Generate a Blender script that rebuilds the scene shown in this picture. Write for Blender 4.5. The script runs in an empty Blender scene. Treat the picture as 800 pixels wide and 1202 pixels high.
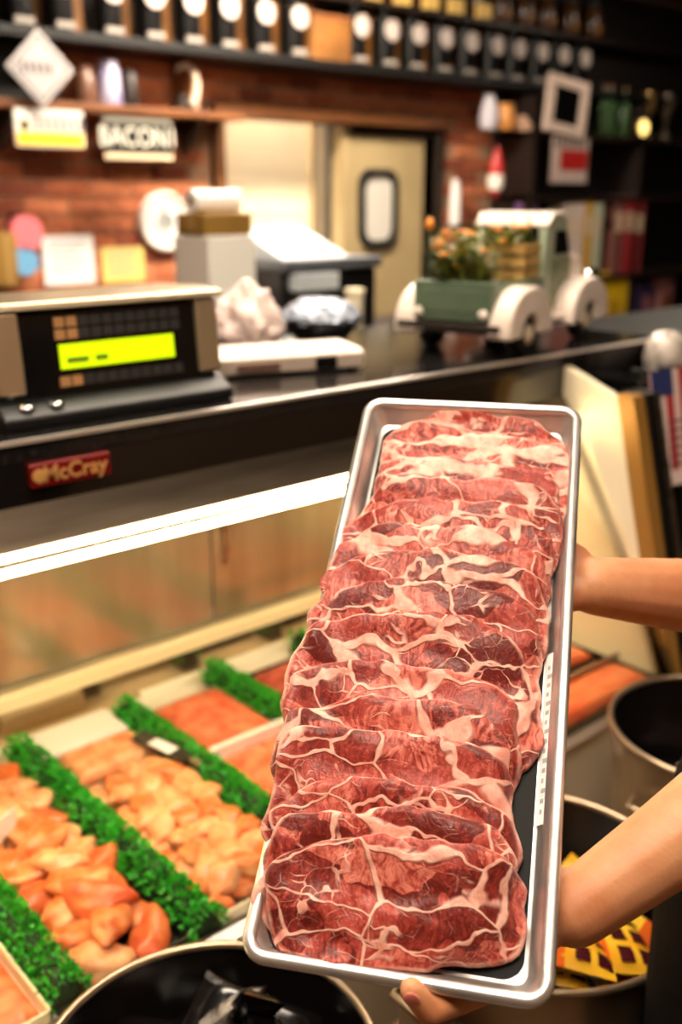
import bpy, bmesh, math, random
import numpy as np
from mathutils import Vector, Matrix, noise
random.seed(7); np.random.seed(7)
sc = bpy.context.scene
COL = sc.collection
PI = math.pi

# ------------------------------------------------------------------ camera
F = 1169.0; TH = math.radians(17.6); YAW = math.radians(41.3)
CAM = np.array([-.57, -1.415, 1.62])
FW = np.array([math.sin(YAW)*math.cos(TH), math.cos(YAW)*math.cos(TH), -math.sin(TH)])
RT = np.array([math.cos(YAW), -math.sin(YAW), 0.]); UP = np.cross(RT, FW)
cd = bpy.data.cameras.new('camera'); cam = bpy.data.objects.new('camera', cd); COL.objects.link(cam)
cd.sensor_fit = 'VERTICAL'; cd.sensor_height = 36; cd.lens = 36*F/1202
cd.clip_start = .02
M = Matrix(((RT[0], UP[0], -FW[0], CAM[0]), (RT[1], UP[1], -FW[1], CAM[1]), (RT[2], UP[2], -FW[2], CAM[2]), (0, 0, 0, 1)))
cam.matrix_world = M
cd.dof.use_dof = True; cd.dof.focus_distance = .90; cd.dof.aperture_fstop = 3.1
sc.camera = cam
# ------------------------------------------------------------------ world, exposure
w = bpy.data.worlds.new('world'); sc.world = w; w.use_nodes = True
w.node_tree.nodes['Background'].inputs[0].default_value = (1, .82, .62, 1)
w.node_tree.nodes['Background'].inputs[1].default_value = .05
vs = sc.view_settings
vs.view_transform = 'Standard'; vs.look = 'None'; vs.gamma = 1; vs.use_curve_mapping = False
vs.exposure = 0.0
LAMP_K = 1.0          # overall strength of the ceiling lamps
TUBE_K = 1.0          # strength of the tubes in the meat case

# ------------------------------------------------------------------ a pixel's ray met with a plane of the room
def _ray(x, y): return FW + RT*(x-400)/F - UP*(y-601)/F
def onY(x, y, Y): d = _ray(x, y); return CAM + d*(Y-CAM[1])/d[1]
def onZ(x, y, Z): d = _ray(x, y); return CAM + d*(Z-CAM[2])/d[2]
def dep(x, y, z): return CAM + z*_ray(x, y)
def old(x, y, z): return np.array([CAM[0]+x*RT[0]+y*math.sin(YAW), CAM[1]+x*RT[1]+y*math.cos(YAW), z])

# ------------------------------------------------------------------ materials
MATS = {}
def lin(c):   # sRGB 0-255 -> linear
    return tuple(((v/255)/12.92 if v/255 <= .04045 else ((v/255+.055)/1.055)**2.4) for v in c)
def mat(name, c, rough=.5, metal=0, c2=None, scale=8, bump=0, bscale=60, emit=None, estr=0, stretch=None, detail=4, sss=0, coat=0, lo=.35, hi=.65):
    if name in MATS: return MATS[name]
    m = bpy.data.materials.new(name); m.use_nodes = True; MATS[name] = m
    nt = m.node_tree; b = nt.nodes['Principled BSDF']
    b.inputs['Base Color'].default_value = (*lin(c), 1); b.inputs['Roughness'].default_value = rough; b.inputs['Metallic'].default_value = metal
    tc = nt.nodes.new('ShaderNodeTexCoord'); src = tc.outputs['Object']
    if stretch:
        mp = nt.nodes.new('ShaderNodeMapping'); mp.inputs['Scale'].default_value = stretch; nt.links.new(src, mp.inputs[0]); src = mp.outputs[0]
    if c2:
        n = nt.nodes.new('ShaderNodeTexNoise'); n.inputs['Scale'].default_value = scale; n.inputs['Detail'].default_value = detail; nt.links.new(src, n.inputs['Vector'])
        r = nt.nodes.new('ShaderNodeValToRGB'); r.color_ramp.elements[0].position = lo; r.color_ramp.elements[1].position = hi
        r.color_ramp.elements[0].color = (*lin(c), 1); r.color_ramp.elements[1].color = (*lin(c2), 1)
        nt.links.new(n.outputs[0], r.inputs[0]); nt.links.new(r.outputs[0], b.inputs['Base Color'])
    if bump:
        n2 = nt.nodes.new('ShaderNodeTexNoise'); n2.inputs['Scale'].default_value = bscale; n2.inputs['Detail'].default_value = 3; nt.links.new(src, n2.inputs['Vector'])
        bp = nt.nodes.new('ShaderNodeBump'); bp.inputs['Strength'].default_value = bump; bp.inputs['Distance'].default_value = .004
        nt.links.new(n2.outputs[0], bp.inputs['Height']); nt.links.new(bp.outputs[0], b.inputs['Normal'])
    if emit:
        b.inputs['Emission Color'].default_value = (*lin(emit), 1); b.inputs['Emission Strength'].default_value = estr
    if sss:
        b.inputs['Subsurface Weight'].default_value = sss; b.inputs['Subsurface Radius'].default_value = (.012, .005, .003)
    if coat: b.inputs['Coat Weight'].default_value = coat; b.inputs['Coat Roughness'].default_value = .15
    return m

steel = mat('brushed_steel', (190, 186, 180), .32, 1, (150, 146, 140), 5, stretch=(1, 12, 12))
pansteel = mat('tray_aluminium', (224, 221, 218), .36, .88, (198, 195, 192), 14)
chrome = mat('chrome', (225, 225, 225), .1, 1)
mirror = mat('mirror_door', (190, 180, 158), .18, .6, (158, 146, 122), 3, stretch=(3, 1, .4))
granite = mat('black_granite', (14, 13, 13), .12, 0, (36, 33, 32), 90)
fasciam = mat('dark_fascia', (20, 16, 15), .1, .0, coat=.5)
black = mat('black_plastic', (12, 12, 13), .4)
blackg = mat('black_gloss', (8, 8, 9), .15)
rubber = mat('rubber', (16, 16, 16), .7)
white = mat('white_enamel', (240, 236, 226), .4)
cream = mat('cream_panel', (250, 238, 208), .45, 0, (244, 230, 196), 3)
paper = mat('white_paper', (244, 242, 240), .7)
yellowp = mat('yellow_paper', (236, 208, 120), .7)
woodd = mat('dark_wood', (38, 22, 14), .5, 0, (20, 12, 8), 6, stretch=(1, 14, 14))
woodm = mat('brown_wood', (128, 78, 38), .5, 0, (92, 52, 24), 5, stretch=(1, 12, 12))
woodv = mat('brown_wood_upright', (122, 78, 40), .5, 0, (92, 54, 26), 5, stretch=(12, 12, 1))
gold = mat('ochre_box', (158, 122, 48), .6, 0, (134, 98, 36), 4)
mortar = mat('mortar', (186, 146, 114), .9, 0, (150, 112, 86), 30, bump=.4)
bricks = [mat('brick_%d' % i, c, .85, 0, c2, 26, bump=.6, bscale=120) for i, (c, c2) in enumerate([((186, 104, 64), (152, 78, 48)), ((204, 122, 82), (172, 94, 60)), ((156, 82, 54), (128, 64, 44)), ((214, 134, 90), (182, 104, 70))])]
doorm = mat('cream_door', (178, 158, 118), .5, 0, (168, 148, 108), 4)
glassw = mat('frosted_pane', (210, 206, 196), .3)
skin = mat('skin', (208, 148, 106), .5, 0, (190, 122, 82), 18, bump=.08, bscale=300, sss=.15)
nailm = mat('nail', (222, 130, 116), .3)
navy = mat('navy_cotton', (18, 20, 34), .85, 0, (12, 13, 24), 20, bump=.3, bscale=500)
blackc = mat('black_cotton', (14, 13, 14), .85, 0, (9, 9, 10), 20, bump=.3, bscale=500)
for q in ('navy_cotton', 'black_cotton'): MATS[q].node_tree.nodes['Principled BSDF'].inputs['Specular IOR Level'].default_value = .08
hairm = mat('brown_hair', (52, 34, 22), .5, 0, (32, 20, 13), 60, stretch=(1, 1, .2))
floorm = mat('floor_tile', (104, 84, 66), .35, 0, (84, 66, 52), 4)
ceilm = mat('ceiling_black', (26, 22, 20), .8)
wallm = mat('warm_plaster', (150, 118, 84), .8, 0, (138, 106, 74), 2)
green = mat('sage_green_enamel', (92, 110, 88), .35, 0, (74, 92, 72), 6)
offw = mat('truck_white', (240, 226, 214), .3, 0, (224, 206, 192), 9)
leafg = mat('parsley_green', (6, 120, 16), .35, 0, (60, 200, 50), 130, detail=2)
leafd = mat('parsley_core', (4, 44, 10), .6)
plantg = mat('plant_green', (60, 80, 24), .5, 0, (148, 150, 50), 40)
orangef = mat('orange_flower', (226, 140, 40), .5)
redp = mat('red_paint', (176, 36, 34), .35)
bluep = mat('blue_paint', (38, 52, 110), .5)
yell = mat('yellow_paint', (230, 190, 30), .5)

# ------------------------------------------------------------------ mesh helpers
class MB:
    def __init__(s): s.v = []; s.f = []
    def add(s, v, f):
        o = len(s.v); s.v += [tuple(map(float, p)) for p in v]; s.f += [tuple(i+o for i in q) for q in f]; return s
    def box(s, lo, hi):
        (a, b, c), (d, e, g) = lo, hi
        return s.add([(a, b, c), (d, b, c), (d, e, c), (a, e, c), (a, b, g), (d, b, g), (d, e, g), (a, e, g)],
                     [(0, 3, 2, 1), (4, 5, 6, 7), (0, 1, 5, 4), (1, 2, 6, 5), (2, 3, 7, 6), (3, 0, 4, 7)])
    def prism(s, poly, a0, a1, axis='x'):
        n = len(poly)
        def P(u, v, a): return (a, u, v) if axis == 'x' else (u, a, v) if axis == 'y' else (u, v, a)
        v = [P(u, w_, a0) for u, w_ in poly] + [P(u, w_, a1) for u, w_ in poly]
        return s.add(v, [tuple(range(n))[::-1], tuple(range(n, 2*n))] + [(i, (i+1) % n, n+(i+1) % n, n+i) for i in range(n)])
    def lathe(s, prof, n=24, c=(0, 0, 0), axis='z', cap=True):
        v = []; f = []
        for r, z in prof:
            for i in range(n):
                a = 2*PI*i/n; x, y = r*math.cos(a), r*math.sin(a)
                p = (x, y, z) if axis == 'z' else (x, z, y) if axis == 'y' else (z, x, y)
                v.append((p[0]+c[0], p[1]+c[1], p[2]+c[2]))
        m = len(prof)
        for j in range(m-1):
            for i in range(n): f.append((j*n+i, j*n+(i+1) % n, (j+1)*n+(i+1) % n, (j+1)*n+i))
        if cap: f.append(tuple(range(n))[::-1]); f.append(tuple(range((m-1)*n, m*n)))
        return s.add(v, f)
    def tube(s, path, r, n=10, closed=False):
        path = [np.array(p, float) for p in path]; m = len(path); rr = r if hasattr(r, '__len__') else [r]*m
        v = []; f = []; prev = None
        for i, p in enumerate(path):
            a = path[(i-1) % m] if (closed or i > 0) else p; b = path[(i+1) % m] if (closed or i < m-1) else p
            t = b-a; t = t/(np.linalg.norm(t)+1e-12)
            if prev is None:
                u = np.cross(t, (0, 0, 1) if abs(t[2]) < .9 else (1, 0, 0))
            else: u = prev - t*(prev@t)
            u = u/np.linalg.norm(u); prev = u; w_ = np.cross(t, u)
            for k in range(n):
                q = 2*PI*k/n; v.append(p + rr[i]*(math.cos(q)*u+math.sin(q)*w_))
        for i in range(m if closed else m-1):
            for k in range(n):
                j = (i+1) % m; f.append((i*n+k, i*n+(k+1) % n, j*n+(k+1) % n, j*n+k))
        if not closed: f.append(tuple(range(n))[::-1]); f.append(tuple(range((m-1)*n, m*n)))
        return s.add(v, f)
    def xf(s, mtx):
        s.v = [tuple(mtx @ Vector(p)) for p in s.v]; return s
    def mesh(s, name, smooth=False):
        me = bpy.data.meshes.new(name); me.from_pydata(s.v, [], s.f); me.update()
        bm = bmesh.new(); bm.from_mesh(me); bmesh.ops.recalc_face_normals(bm, faces=bm.faces); bm.to_mesh(me); bm.free()
        if smooth: me.polygons.foreach_set('use_smooth', [True]*len(me.polygons))
        return me
    def build(s, name, m, parent=None, smooth=False, bevel=0, seg=2, loc=None):
        o = bpy.data.objects.new(name, s.mesh(name, smooth)); COL.objects.link(o); o.data.materials.append(m)
        if parent: o.parent = parent
        if loc is not None: o.location = loc
        if bevel:
            b = o.modifiers.new('bevel', 'BEVEL'); b.width = bevel; b.segments = seg; b.limit_method = 'ANGLE'
            if not smooth: o.data.polygons.foreach_set('use_smooth', [True]*len(o.data.polygons)); b.harden_normals = True
        if smooth == 'auto': o.data.set_sharp_from_angle(angle=math.radians(35))
        return o
def tag(o, label, cat, group=None, kind=None):
    o['label'] = label; o['category'] = cat
    if group: o['group'] = group
    if kind: o['kind'] = kind
    return o
def struct(o, label=None):
    o['kind'] = 'structure'
    if label: o['label'] = label
    return o
def thing(name, label, cat, loc=(0, 0, 0), rz=0, group=None):
    o = bpy.data.objects.new(name, None); COL.objects.link(o); o.empty_display_size = .05
    o.location = tuple(map(float, loc)); o.rotation_euler = (0, 0, rz); return tag(o, label, cat, group)
def part(parent, name, m, **k): ...
def B(lo, hi): return MB().box(lo, hi)
def copy_tree(o, parent=None):
    c = o.copy(); COL.objects.link(c)
    if parent: c.parent = parent
    for ch in o.children:
        if ch is not c: copy_tree(ch, c)
    return c
def text_mesh(txt, size, name, m, parent, loc, rot, depth=.0008, bold=.0, align='CENTER'):
    cu = bpy.data.curves.new(name, 'FONT'); cu.body = txt; cu.size = size; cu.extrude = depth; cu.offset = bold; cu.align_x = align; cu.align_y = 'CENTER'
    o = bpy.data.objects.new(name, cu); COL.objects.link(o)
    me = bpy.data.meshes.new_from_object(o.evaluated_get(bpy.context.evaluated_depsgraph_get()))
    bpy.data.objects.remove(o); bpy.data.curves.remove(cu)
    o = bpy.data.objects.new(name, me); COL.objects.link(o); me.materials.clear(); me.materials.append(m); o.parent = parent; o.location = loc; o.rotation_euler = rot
    return o
FACE = (PI/2, 0, 0)     # lettering that faces -Y
def rrect(w_, h_, r, n=6):
    pts = []
    for cx, cy, a0 in ((w_/2-r, h_/2-r, 0), (-w_/2+r, h_/2-r, PI/2), (-w_/2+r, -h_/2+r, PI), (w_/2-r, -h_/2+r, 1.5*PI)):
        for i in range(n+1): a = a0+PI/2*i/n; pts.append((cx+r*math.cos(a), cy+r*math.sin(a)))
    return pts

# ================================================================== THE ROOM
X0, X1, Y0, Y1, ZC = -3.0, 8.0, -3.6, 3.0, 2.95
struct(B((X0, Y0, -.1), (X1, 5.2, 0)).build('floor', floorm))
struct(B((X0, Y0, ZC), (X1, 5.2, ZC+.1)).build('ceiling', ceilm))
struct(B((X0-.1, Y0, 0), (X0, 5.2, ZC)).build('wall_left', wallm))
struct(B((X1, Y0, 0), (X1+.1, 5.2, ZC)).build('wall_right', woodd))
struct(B((X0, Y0-.1, 0), (X1, Y0, ZC)).build('wall_front', wallm))
OX0, OX1, OZ = 2.50, 4.06, 2.0        # the opening to the back room
wb = MB().box((X0, Y1, 0), (OX0, Y1+.14, ZC)).box((OX1, Y1, 0), (X1, Y1+.14, ZC)).box((OX0, Y1, OZ), (OX1, Y1+.14, ZC)).build('wall_back', mortar)
struct(wb, 'red brick wall behind the counter')
# single bricks, proud of the mortar
bmesh_ = [None]*4
bw, bh, bj = .203, .064, .0125
for i in range(4):
    bmesh_[i] = MB().box((0, -.010, 0), (bw, .02, bh)).mesh('brick'); bmesh_[i].materials.append(bricks[i])
half_ = MB().box((0, -.010, 0), (bw/2-.006, .02, bh)).mesh('brick'); half_.materials.append(bricks[1])
nb = 0
for r in range(16):
    z = 1.085+r*(bh+bj)
    x = .9 + (0 if r % 2 else -(bw+bj)/2)
    while x < 4.5:
        hid = (x+bw > OX0-.06 and x < OX1+.02 and z < OZ+.06)
        if not hid and x+bw < 4.56 and z+bh < 2.27:
            o = bpy.data.objects.new('brick', bmesh_[random.randrange(4)]); COL.objects.link(o); o.parent = wb
            o.location = (x, Y1+random.uniform(-.003, .003), z); nb += 1
        x += bw+bj
# timber frame round the opening
fr = MB().box((OX0-.06, Y1-.05, 0), (OX0, Y1+.14, OZ+.05)).build('trim_1', woodv, bevel=.006); struct(fr)
fr = MB().box((OX0-.06, Y1-.06, OZ), (OX1+.08, Y1+.14, OZ+.07)).build('trim_2', woodm, bevel=.006); struct(fr)
fr = MB().box((OX1, Y1-.04, 0), (OX1+.05, Y1+.14, OZ)).build('trim_3', woodd, bevel=.006); struct(fr)
fr = MB().box((3.345, Y1+.02, 0), (3.395, Y1+.12, OZ)).build('trim_4', doorm, bevel=.006); struct(fr)
fr = MB().box((3.395, Y1+.0, 1.95), (OX1, Y1+.12, OZ)).build('trim_5', black, bevel=.004); struct(fr)
# back room
struct(B((1.6, 5.1, 0), (5.0, 5.2, ZC)).build('wall_corridor', cream))
# cream roller shutter in the left half of the opening
sh = thing('roller_shutter', 'cream horizontal panels of a pull-down shutter in the lit opening', 'shutter', (2.93, Y1+.32, 0))
for i in range(18):
    z = .02+i*.115
    MB().box((-.75, 0, z), (.42, .02, z+.108)).build('panel', cream, sh, bevel=.004)
for x in (-.77, .42): MB().box((x, -.01, 0), (x+.03, .03, 2.15)).build('guide_rail', doorm, sh)
# the door with its long porthole
d = struct(B((3.40, Y1+.03, 0), (4.0, Y1+.075, 1.95)).build('door_1', doorm, bevel=.004), 'cream door with a rounded black-framed window')
c = (3.612, 1.55)
poly = rrect(.30, .44, .09); inn = rrect(.225, .36, .07)
n = len(poly); mb = MB()
v = [(c[0]+p[0], Y1+.0, c[1]+p[1]) for p in poly]+[(c[0]+p[0], Y1+.0, c[1]+p[1]) for p in inn]+[(c[0]+p[0], Y1+.03, c[1]+p[1]) for p in poly]+[(c[0]+p[0], Y1+.03, c[1]+p[1]) for p in inn]
f = []
for i in range(n):
    j = (i+1) % n; f += [(i, j, n+j, n+i), (i, 2*n+i, 2*n+j, j), (n+i, n+j, 3*n+j, 3*n+i)]
mb.add(v, f).build('window_frame', rubber, d)
MB().prism([(c[0]+p[0], c[1]+p[1]) for p in inn], Y1+.018, Y1+.028, 'y').build('pane', glassw, d)
h = MB().lathe([(.02, 0), (.02, -.012), (.011, -.016), (.011, -.04), (.027, -.05), (.027, -.065), (.01, -.07)], 16, (3.955, Y1+.03, 1.0), 'y').build('door_knob', chrome, d, smooth=True)

# ceiling lamps: steel troffers with a lit diffuser
diff = mat('lamp_diffuser', (255, 240, 215), .5, emit=(255, 226, 186), estr=0)
def lamp(x, y, sx, sy, k, label, col=(255, 236, 212)):
    t = thing('ceiling_light', label, 'light', (x, y, ZC))
    MB().box((-sx/2-.03, -sy/2-.03, -.05), (sx/2+.03, sy/2+.03, 0)).build('housing', steel, t)
    m = mat('diffuser_%.2f_%.2f' % (x, y), (255, 240, 215), .5, emit=col, estr=k*LAMP_K)
    MB().box((-sx/2, -sy/2, -.058), (sx/2, sy/2, -.05)).build('diffuser', m, t)
lamp(-.35, -1.0, .6, 1.0, 29, 'ceiling panel light over the customer aisle')
lamp(1.0, -1.9, 1.2, .5, 12, 'ceiling panel light nearest the shop front')
lamp(1.0, .25, 1.2, .3, 46, 'ceiling panel light over the counter staff area')
lamp(2.4, 2.0, 1.6, .3, 110, 'ceiling panel light before the brick wall')
lamp(2.9, 3.24, .7, .12, 480, 'narrow ceiling light behind the brick wall opening')
lamp(-1.6, .6, .5, .9, 12, 'ceiling panel light at the left end of the shop')
lamp(5.3, 1.9, .4, .4, 22, 'small ceiling light over the dark shelves')

# ================================================================== THE MEAT CASE
CX0, CX1 = -1.6, 1.38
DZ = .54          # deck height
case = thing('display_case', 'refrigerated meat display case with black top, steel canopy and lit cream interior', 'display case', (0, 0, 0))
MB().box((CX0, 0, 1.235), (1.78, .66, 1.27)).build('countertop', granite, case, bevel=.004)
MB().prism([(-.005, 1.264), (-.005, 1.2705), (.0, 1.271), (.0, 1.264)], CX0, 1.78).build('edge_strip', mat('edge_steel', (236, 230, 222), .38, .8), case)
fa = MB().prism([(.002, 1.258), (.002, 1.165), (.05, 1.165), (.05, 1.235), (.03, 1.258)], CX0, 1.78).build('fascia', fasciam, case)
ca = MB().prism([(.002, 1.167), (-.044, 1.114), (-.040, 1.108), (.012, 1.160)], CX0, 1.70).build('canopy', mat('canopy_steel', (112, 98, 84), .34, .9, (92, 80, 66), 4, stretch=(1, 9, 9)), case)
MB().prism([(.05, 1.235), (.05, 1.13), (.06, 1.13), (.06, 1.235)], CX0, CX1).build('canopy_back', white, case)
tubem = mat('fluorescent_tube', (255, 240, 210), .4, emit=(255, 226, 168), estr=50*TUBE_K)
fx = MB().box((CX0+.02, -.03, 1.116), (CX1-.02, .045, 1.124)).build('light_reflector', white, case)
for yy, zz in ((-.040, 1.106), (-.030, 1.078)):
    MB().tube([(CX0+.05, yy, zz), (CX1-.03, yy, zz)], .006, 10).build('light_tube', tubem, case, smooth=True)
# deck, lip, rear riser, ledge and sliding mirror doors
MB().box((CX0, -.36, DZ-.03), (CX1, .41, DZ)).build('deck', white, case)
MB().box((CX0, -.385, DZ-.45), (CX1, -.36, DZ+.022)).build('front_lip', cream, case, bevel=.004)
MB().prism([(-.385, DZ+.018), (-.40, DZ+.03), (-.37, DZ+.034), (-.355, DZ+.022)], CX0, CX1).build('front_rail', steel, case)
MB().box((CX0, .40, DZ), (CX1, .41, DZ+.085)).build('rear_riser', mat('riser_steel', (196, 176, 146), .12, .9), case)
MB().prism([(.385, DZ+.0), (.40, DZ+.0), (.40, DZ+.016), (.385, DZ+.01)], .42, CX1).build('riser_foot_strip', white, case)
MB().box((CX0, .375, DZ+.085), (CX1, .46, DZ+.118)).build('ledge', cream, case, bevel=.003)
MB().box((CX0, .395, DZ+.118), (CX1, .405, DZ+.128)).build('door_track', steel, case)
x = CX0
while x < CX1-.05:
    x2 = min(x+.745, CX1)
    dr = MB().box((x+.004, .412, DZ+.122), (x2-.004, .42, 1.2)).build('sliding_door', mirror, case)
    MB().box((x+.03, .404, .80), (x+.045, .412, .98)).build('pull', steel, dr)
    x = x2
MB().box((CX0, .43, .0), (CX1, .46, DZ+.085)).build('rear_panel', steel, case)
MB().box((CX0, .42, DZ+.118), (CX1, .46, DZ+.13)).build('rear_sill', steel, case)
MB().box((CX0, .42, 1.19), (CX1, .46, 1.235)).build('rear_header', steel, case)
MB().box((CX0, -.3, 0), (CX1, .42, .1)).build('plinth', black, case)
# end panel with a raked front edge, cream inside
prof = [(-.385, .06), (-.345, .56), (-.175, 1.17), (.0, 1.235), (.46, 1.235), (.46, .06)]
MB().prism(prof, CX1, CX1+.022).build('end_panel', cream, case)
MB().prism(prof, CX0-.022, CX0).build('end_panel', cream, case)
def rake(y_off, x0, x1, dy0, dy1, name, m, par):   # a bar that follows the raked front
    return MB().prism([(-.36+y_off-dy0, .50), (-.178+y_off-dy0, 1.19), (-.178+y_off+dy1, 1.19), (-.36+y_off+dy1, .50)], x0, x1).build(name, m, par)
rake(0, CX1-.004, CX1+.04, .012, .03, 'end_trim', woodv if False else mat('brass_trim', (176, 128, 60), .4, .3), case)
rake(0, CX1+.045, CX1+.075, .016, .05, 'end_seal', black, case)
rake(0, CX1+.08, CX1+.10, .016, .05, 'end_moulding', steel, case)
# front glass
gm = bpy.data.materials.new('clear_glass'); gm.use_nodes = True; nt = gm.node_tree; nt.nodes.clear()
o_ = nt.nodes.new('ShaderNodeOutputMaterial'); mx = nt.nodes.new('ShaderNodeMixShader'); tr = nt.nodes.new('ShaderNodeBsdfTransparent'); gl = nt.nodes.new('ShaderNodeBsdfGlossy'); fr_ = nt.nodes.new('ShaderNodeFresnel')
gl.inputs['Roughness'].default_value = .02; fr_.inputs['IOR'].default_value = 1.25; tr.inputs[0].default_value = (.985, .99, .985, 1)
nt.links.new(fr_.outputs[0], mx.inputs[0]); nt.links.new(tr.outputs[0], mx.inputs[1]); nt.links.new(gl.outputs[0], mx.inputs[2]); nt.links.new(mx.outputs[0], o_.inputs[0])
g = MB().prism([(-.375, DZ+.034), (-.054, 1.112), (-.048, 1.112), (-.369, DZ+.034)], CX0, CX1-.005).build('front_glass', gm, case)
# badge on the fascia
bx = onY(80, 548, 0)
bd = MB().box((-.068, -.012, -.019), (.068, .002, .019)).build('badge', mat('badge_red', (128, 14, 16), .2, .3, coat=.6), case, bevel=.003, loc=(bx[0], -.0, 1.213))
bd['label'] = 'red maker badge'
text_mesh('McCray', .034, 'badge_lettering', mat('badge_gold', (250, 196, 120), .3, .6), bd, (.006, -.0125, 0), FACE, .0012, .0006)
MB().lathe([(.011, 0), (.011, -.002), (.008, -.003)], 20, (-.054, -.012, 0), 'y').build('badge_emblem', MATS['badge_gold'], bd)

# second case beyond the end panel: dark raked door frames
nx = thing('upright_cooler', 'dark cooler with raked chrome door bars beyond the cream end panel', 'cooler', (0, 0, 0))
MB().prism([(-.30, 0), (-.30, .5), (-.12, 1.2), (.5, 1.2), (.5, 0)], 1.50, 3.0).build('body', blackg, nx)
for i, (xx, m, yo) in enumerate([(1.515, black, -.0), (1.545, chrome, -.02), (1.60, black, -.02), (1.66, steel, -.025), (1.72, black, -.02), (1.80, chrome, -.025), (1.95, black, -.02), (2.08, steel, -.025)]):
    MB().prism([(-.325+yo, .30), (-.112+yo, 1.225), (-.085+yo, 1.225), (-.29+yo, .30)], xx, xx+.026).build('door_bar', m, nx)
MB().prism([(-.15, 1.2), (-.15, 1.245), (.5, 1.245), (.5, 1.2)], 1.785, 3.0).build('cap', black, nx)
# flag card stuck on the bars
fl = thing('flag_card', 'card printed with a stars and stripes flag on the chrome bars', 'sign', (1.455, -.205, 1.105), 0)
fl.rotation_euler = (math.radians(-13), 0, math.radians(-8))
MB().box((0, 0, -.135), (.22, .002, .135)).build('card', mat('flag_white', (226, 204, 196), .6), fl)
for i in range(5): MB().box((.0+i*.048, -.0012, -.10), (.0+i*.048+.026, 0, .135)).build('stripe', mat('flag_red', (172, 44, 50), .6), fl)
MB().box((0, -.0018, .075), (.075, -.001, .135)).build('canton', mat('flag_blue', (34, 46, 96), .6), fl)
for i in range(6): MB().box((.045, -.0022, -.09+i*.02), (.045+.05+.03*(i % 3), -.0012, -.09+i*.02+.006)).build('print_line', mat('flag_ink', (92, 62, 66), .6), fl)

# ------------------------------------------------------------------ steel post cap and jars at the far end of the counter
t = thing('post_cap', 'worn steel corner post cap at the far end of the counter', 'post', (1.70, -.07, 1.20))
MB().lathe([(.02, -.12), (.022, -.02), (.05, 0), (.056, .03), (.05, .07), (.03, .095), (.005, .1)], 20)  .build('cap', mat('worn_enamel', (206, 196, 186), .45, .2, (150, 138, 128), 30), t, smooth=True)
for i, (dx, dy, hh, m) in enumerate([(1.86, -.10, .06, steel), (1.93, -.06, .075, woodm), (2.01, -.09, .065, steel), (2.10, -.05, .08, white), (2.2, -.09, .07, steel)]):
    t = thing('spice_jar', ['short steel-lidded jar nearest the post cap', 'brown jar second from the post cap', 'steel-lidded jar in the middle of the cooler top', 'white-lidded jar fourth from the post cap', 'steel-lidded jar farthest from the post cap'][i], 'jar', (dx, dy, 1.246), 0, 'jars on the cooler top')
    MB().lathe([(.026, 0), (.03, .006), (.03, hh*.7), (.022, hh*.8), (.022, hh*.84)], 16).build('body', mat('dark_jar', (40, 26, 18), .15), t, smooth=True)
    MB().lathe([(.025, hh*.8), (.026, hh*.82), (.026, hh), (.02, hh+.006), (.005, hh+.007)], 16).build('lid', m, t, smooth=True)

# ------------------------------------------------------------------ WHAT LIES IN THE CASE
def parsley(x, y0, y1, label, zb=DZ, hgt=.05, nleaf=1500):
    t = thing('parsley_divider', label, 'garnish', (x, (y0+y1)/2, zb), 0, 'parsley strips between the meats')
    L = (y1-y0)/2
    MB().box((-.021, -L, 0), (.021, L, .026)).build('base', black, t, bevel=.003)
    k = MB(); ny = 40; rings = []
    for i in range(ny+1):
        y = -L+2*L*i/ny
        kk = .8 if i in (0, ny) else 1
        for a in range(9):
            q = PI*a/8; k.v.append((.022*math.cos(q)*kk, y, .02+hgt*.62*math.sin(q)*kk+.003*noise.noise((y*40, q, x))))
    for i in range(ny):
        for a in range(8): k.f.append((i*9+a, i*9+a+1, (i+1)*9+a+1, (i+1)*9+a))
    k.f.append(tuple(range(9))); k.f.append(tuple(range(ny*9, ny*9+9)))
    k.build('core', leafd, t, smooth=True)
    lm = MB()
    for i in range(nleaf):
        q = random.uniform(-.25, PI+.25); y = random.uniform(-L-.004, L+.004); rr = random.uniform(.8, 1.15)
        p = np.array([.024*math.cos(q)*rr, y, .024+hgt*.62*math.sin(q)*rr])
        nrm = np.array([math.cos(q), random.uniform(-.6, .6), math.sin(q)])+np.random.uniform(-.5, .5, 3); nrm /= np.linalg.norm(nrm)
        u = np.cross(nrm, np.random.normal(size=3)); u /= np.linalg.norm(u); w_ = np.cross(nrm, u)
        s_ = random.uniform(.005, .0095)
        lm.add([p, p+s_*(.7*u+.5*nrm), p+s_*(1.4*nrm+.3*w_), p+s_*(-.7*u+.6*nrm), p+s_*(.5*w_+.9*nrm+.2*u)], [(0, 1, 4), (1, 2, 4), (4, 2, 3), (0, 4, 3)])
    lf = lm.build('leaves', leafg, t); lf['kind'] = 'stuff'
    return t
parsley(-.118, -.335, .31, 'green parsley strip on a black base nearest the left edge, beside the big chicken thighs')
parsley(.102, -.35, .33, 'long green parsley strip between the big chicken thighs and the chicken pieces')
parsley(.34, -.34, .33, 'green parsley strip between the chicken pieces and the red meat slabs')
parsley(.585, -.34, .36, 'green parsley strip right of the red meat slabs, running behind the steak tray')
parsley(.84, -.34, .36, 'green parsley strip hidden behind the big tray of steaks', nleaf=500)

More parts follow.
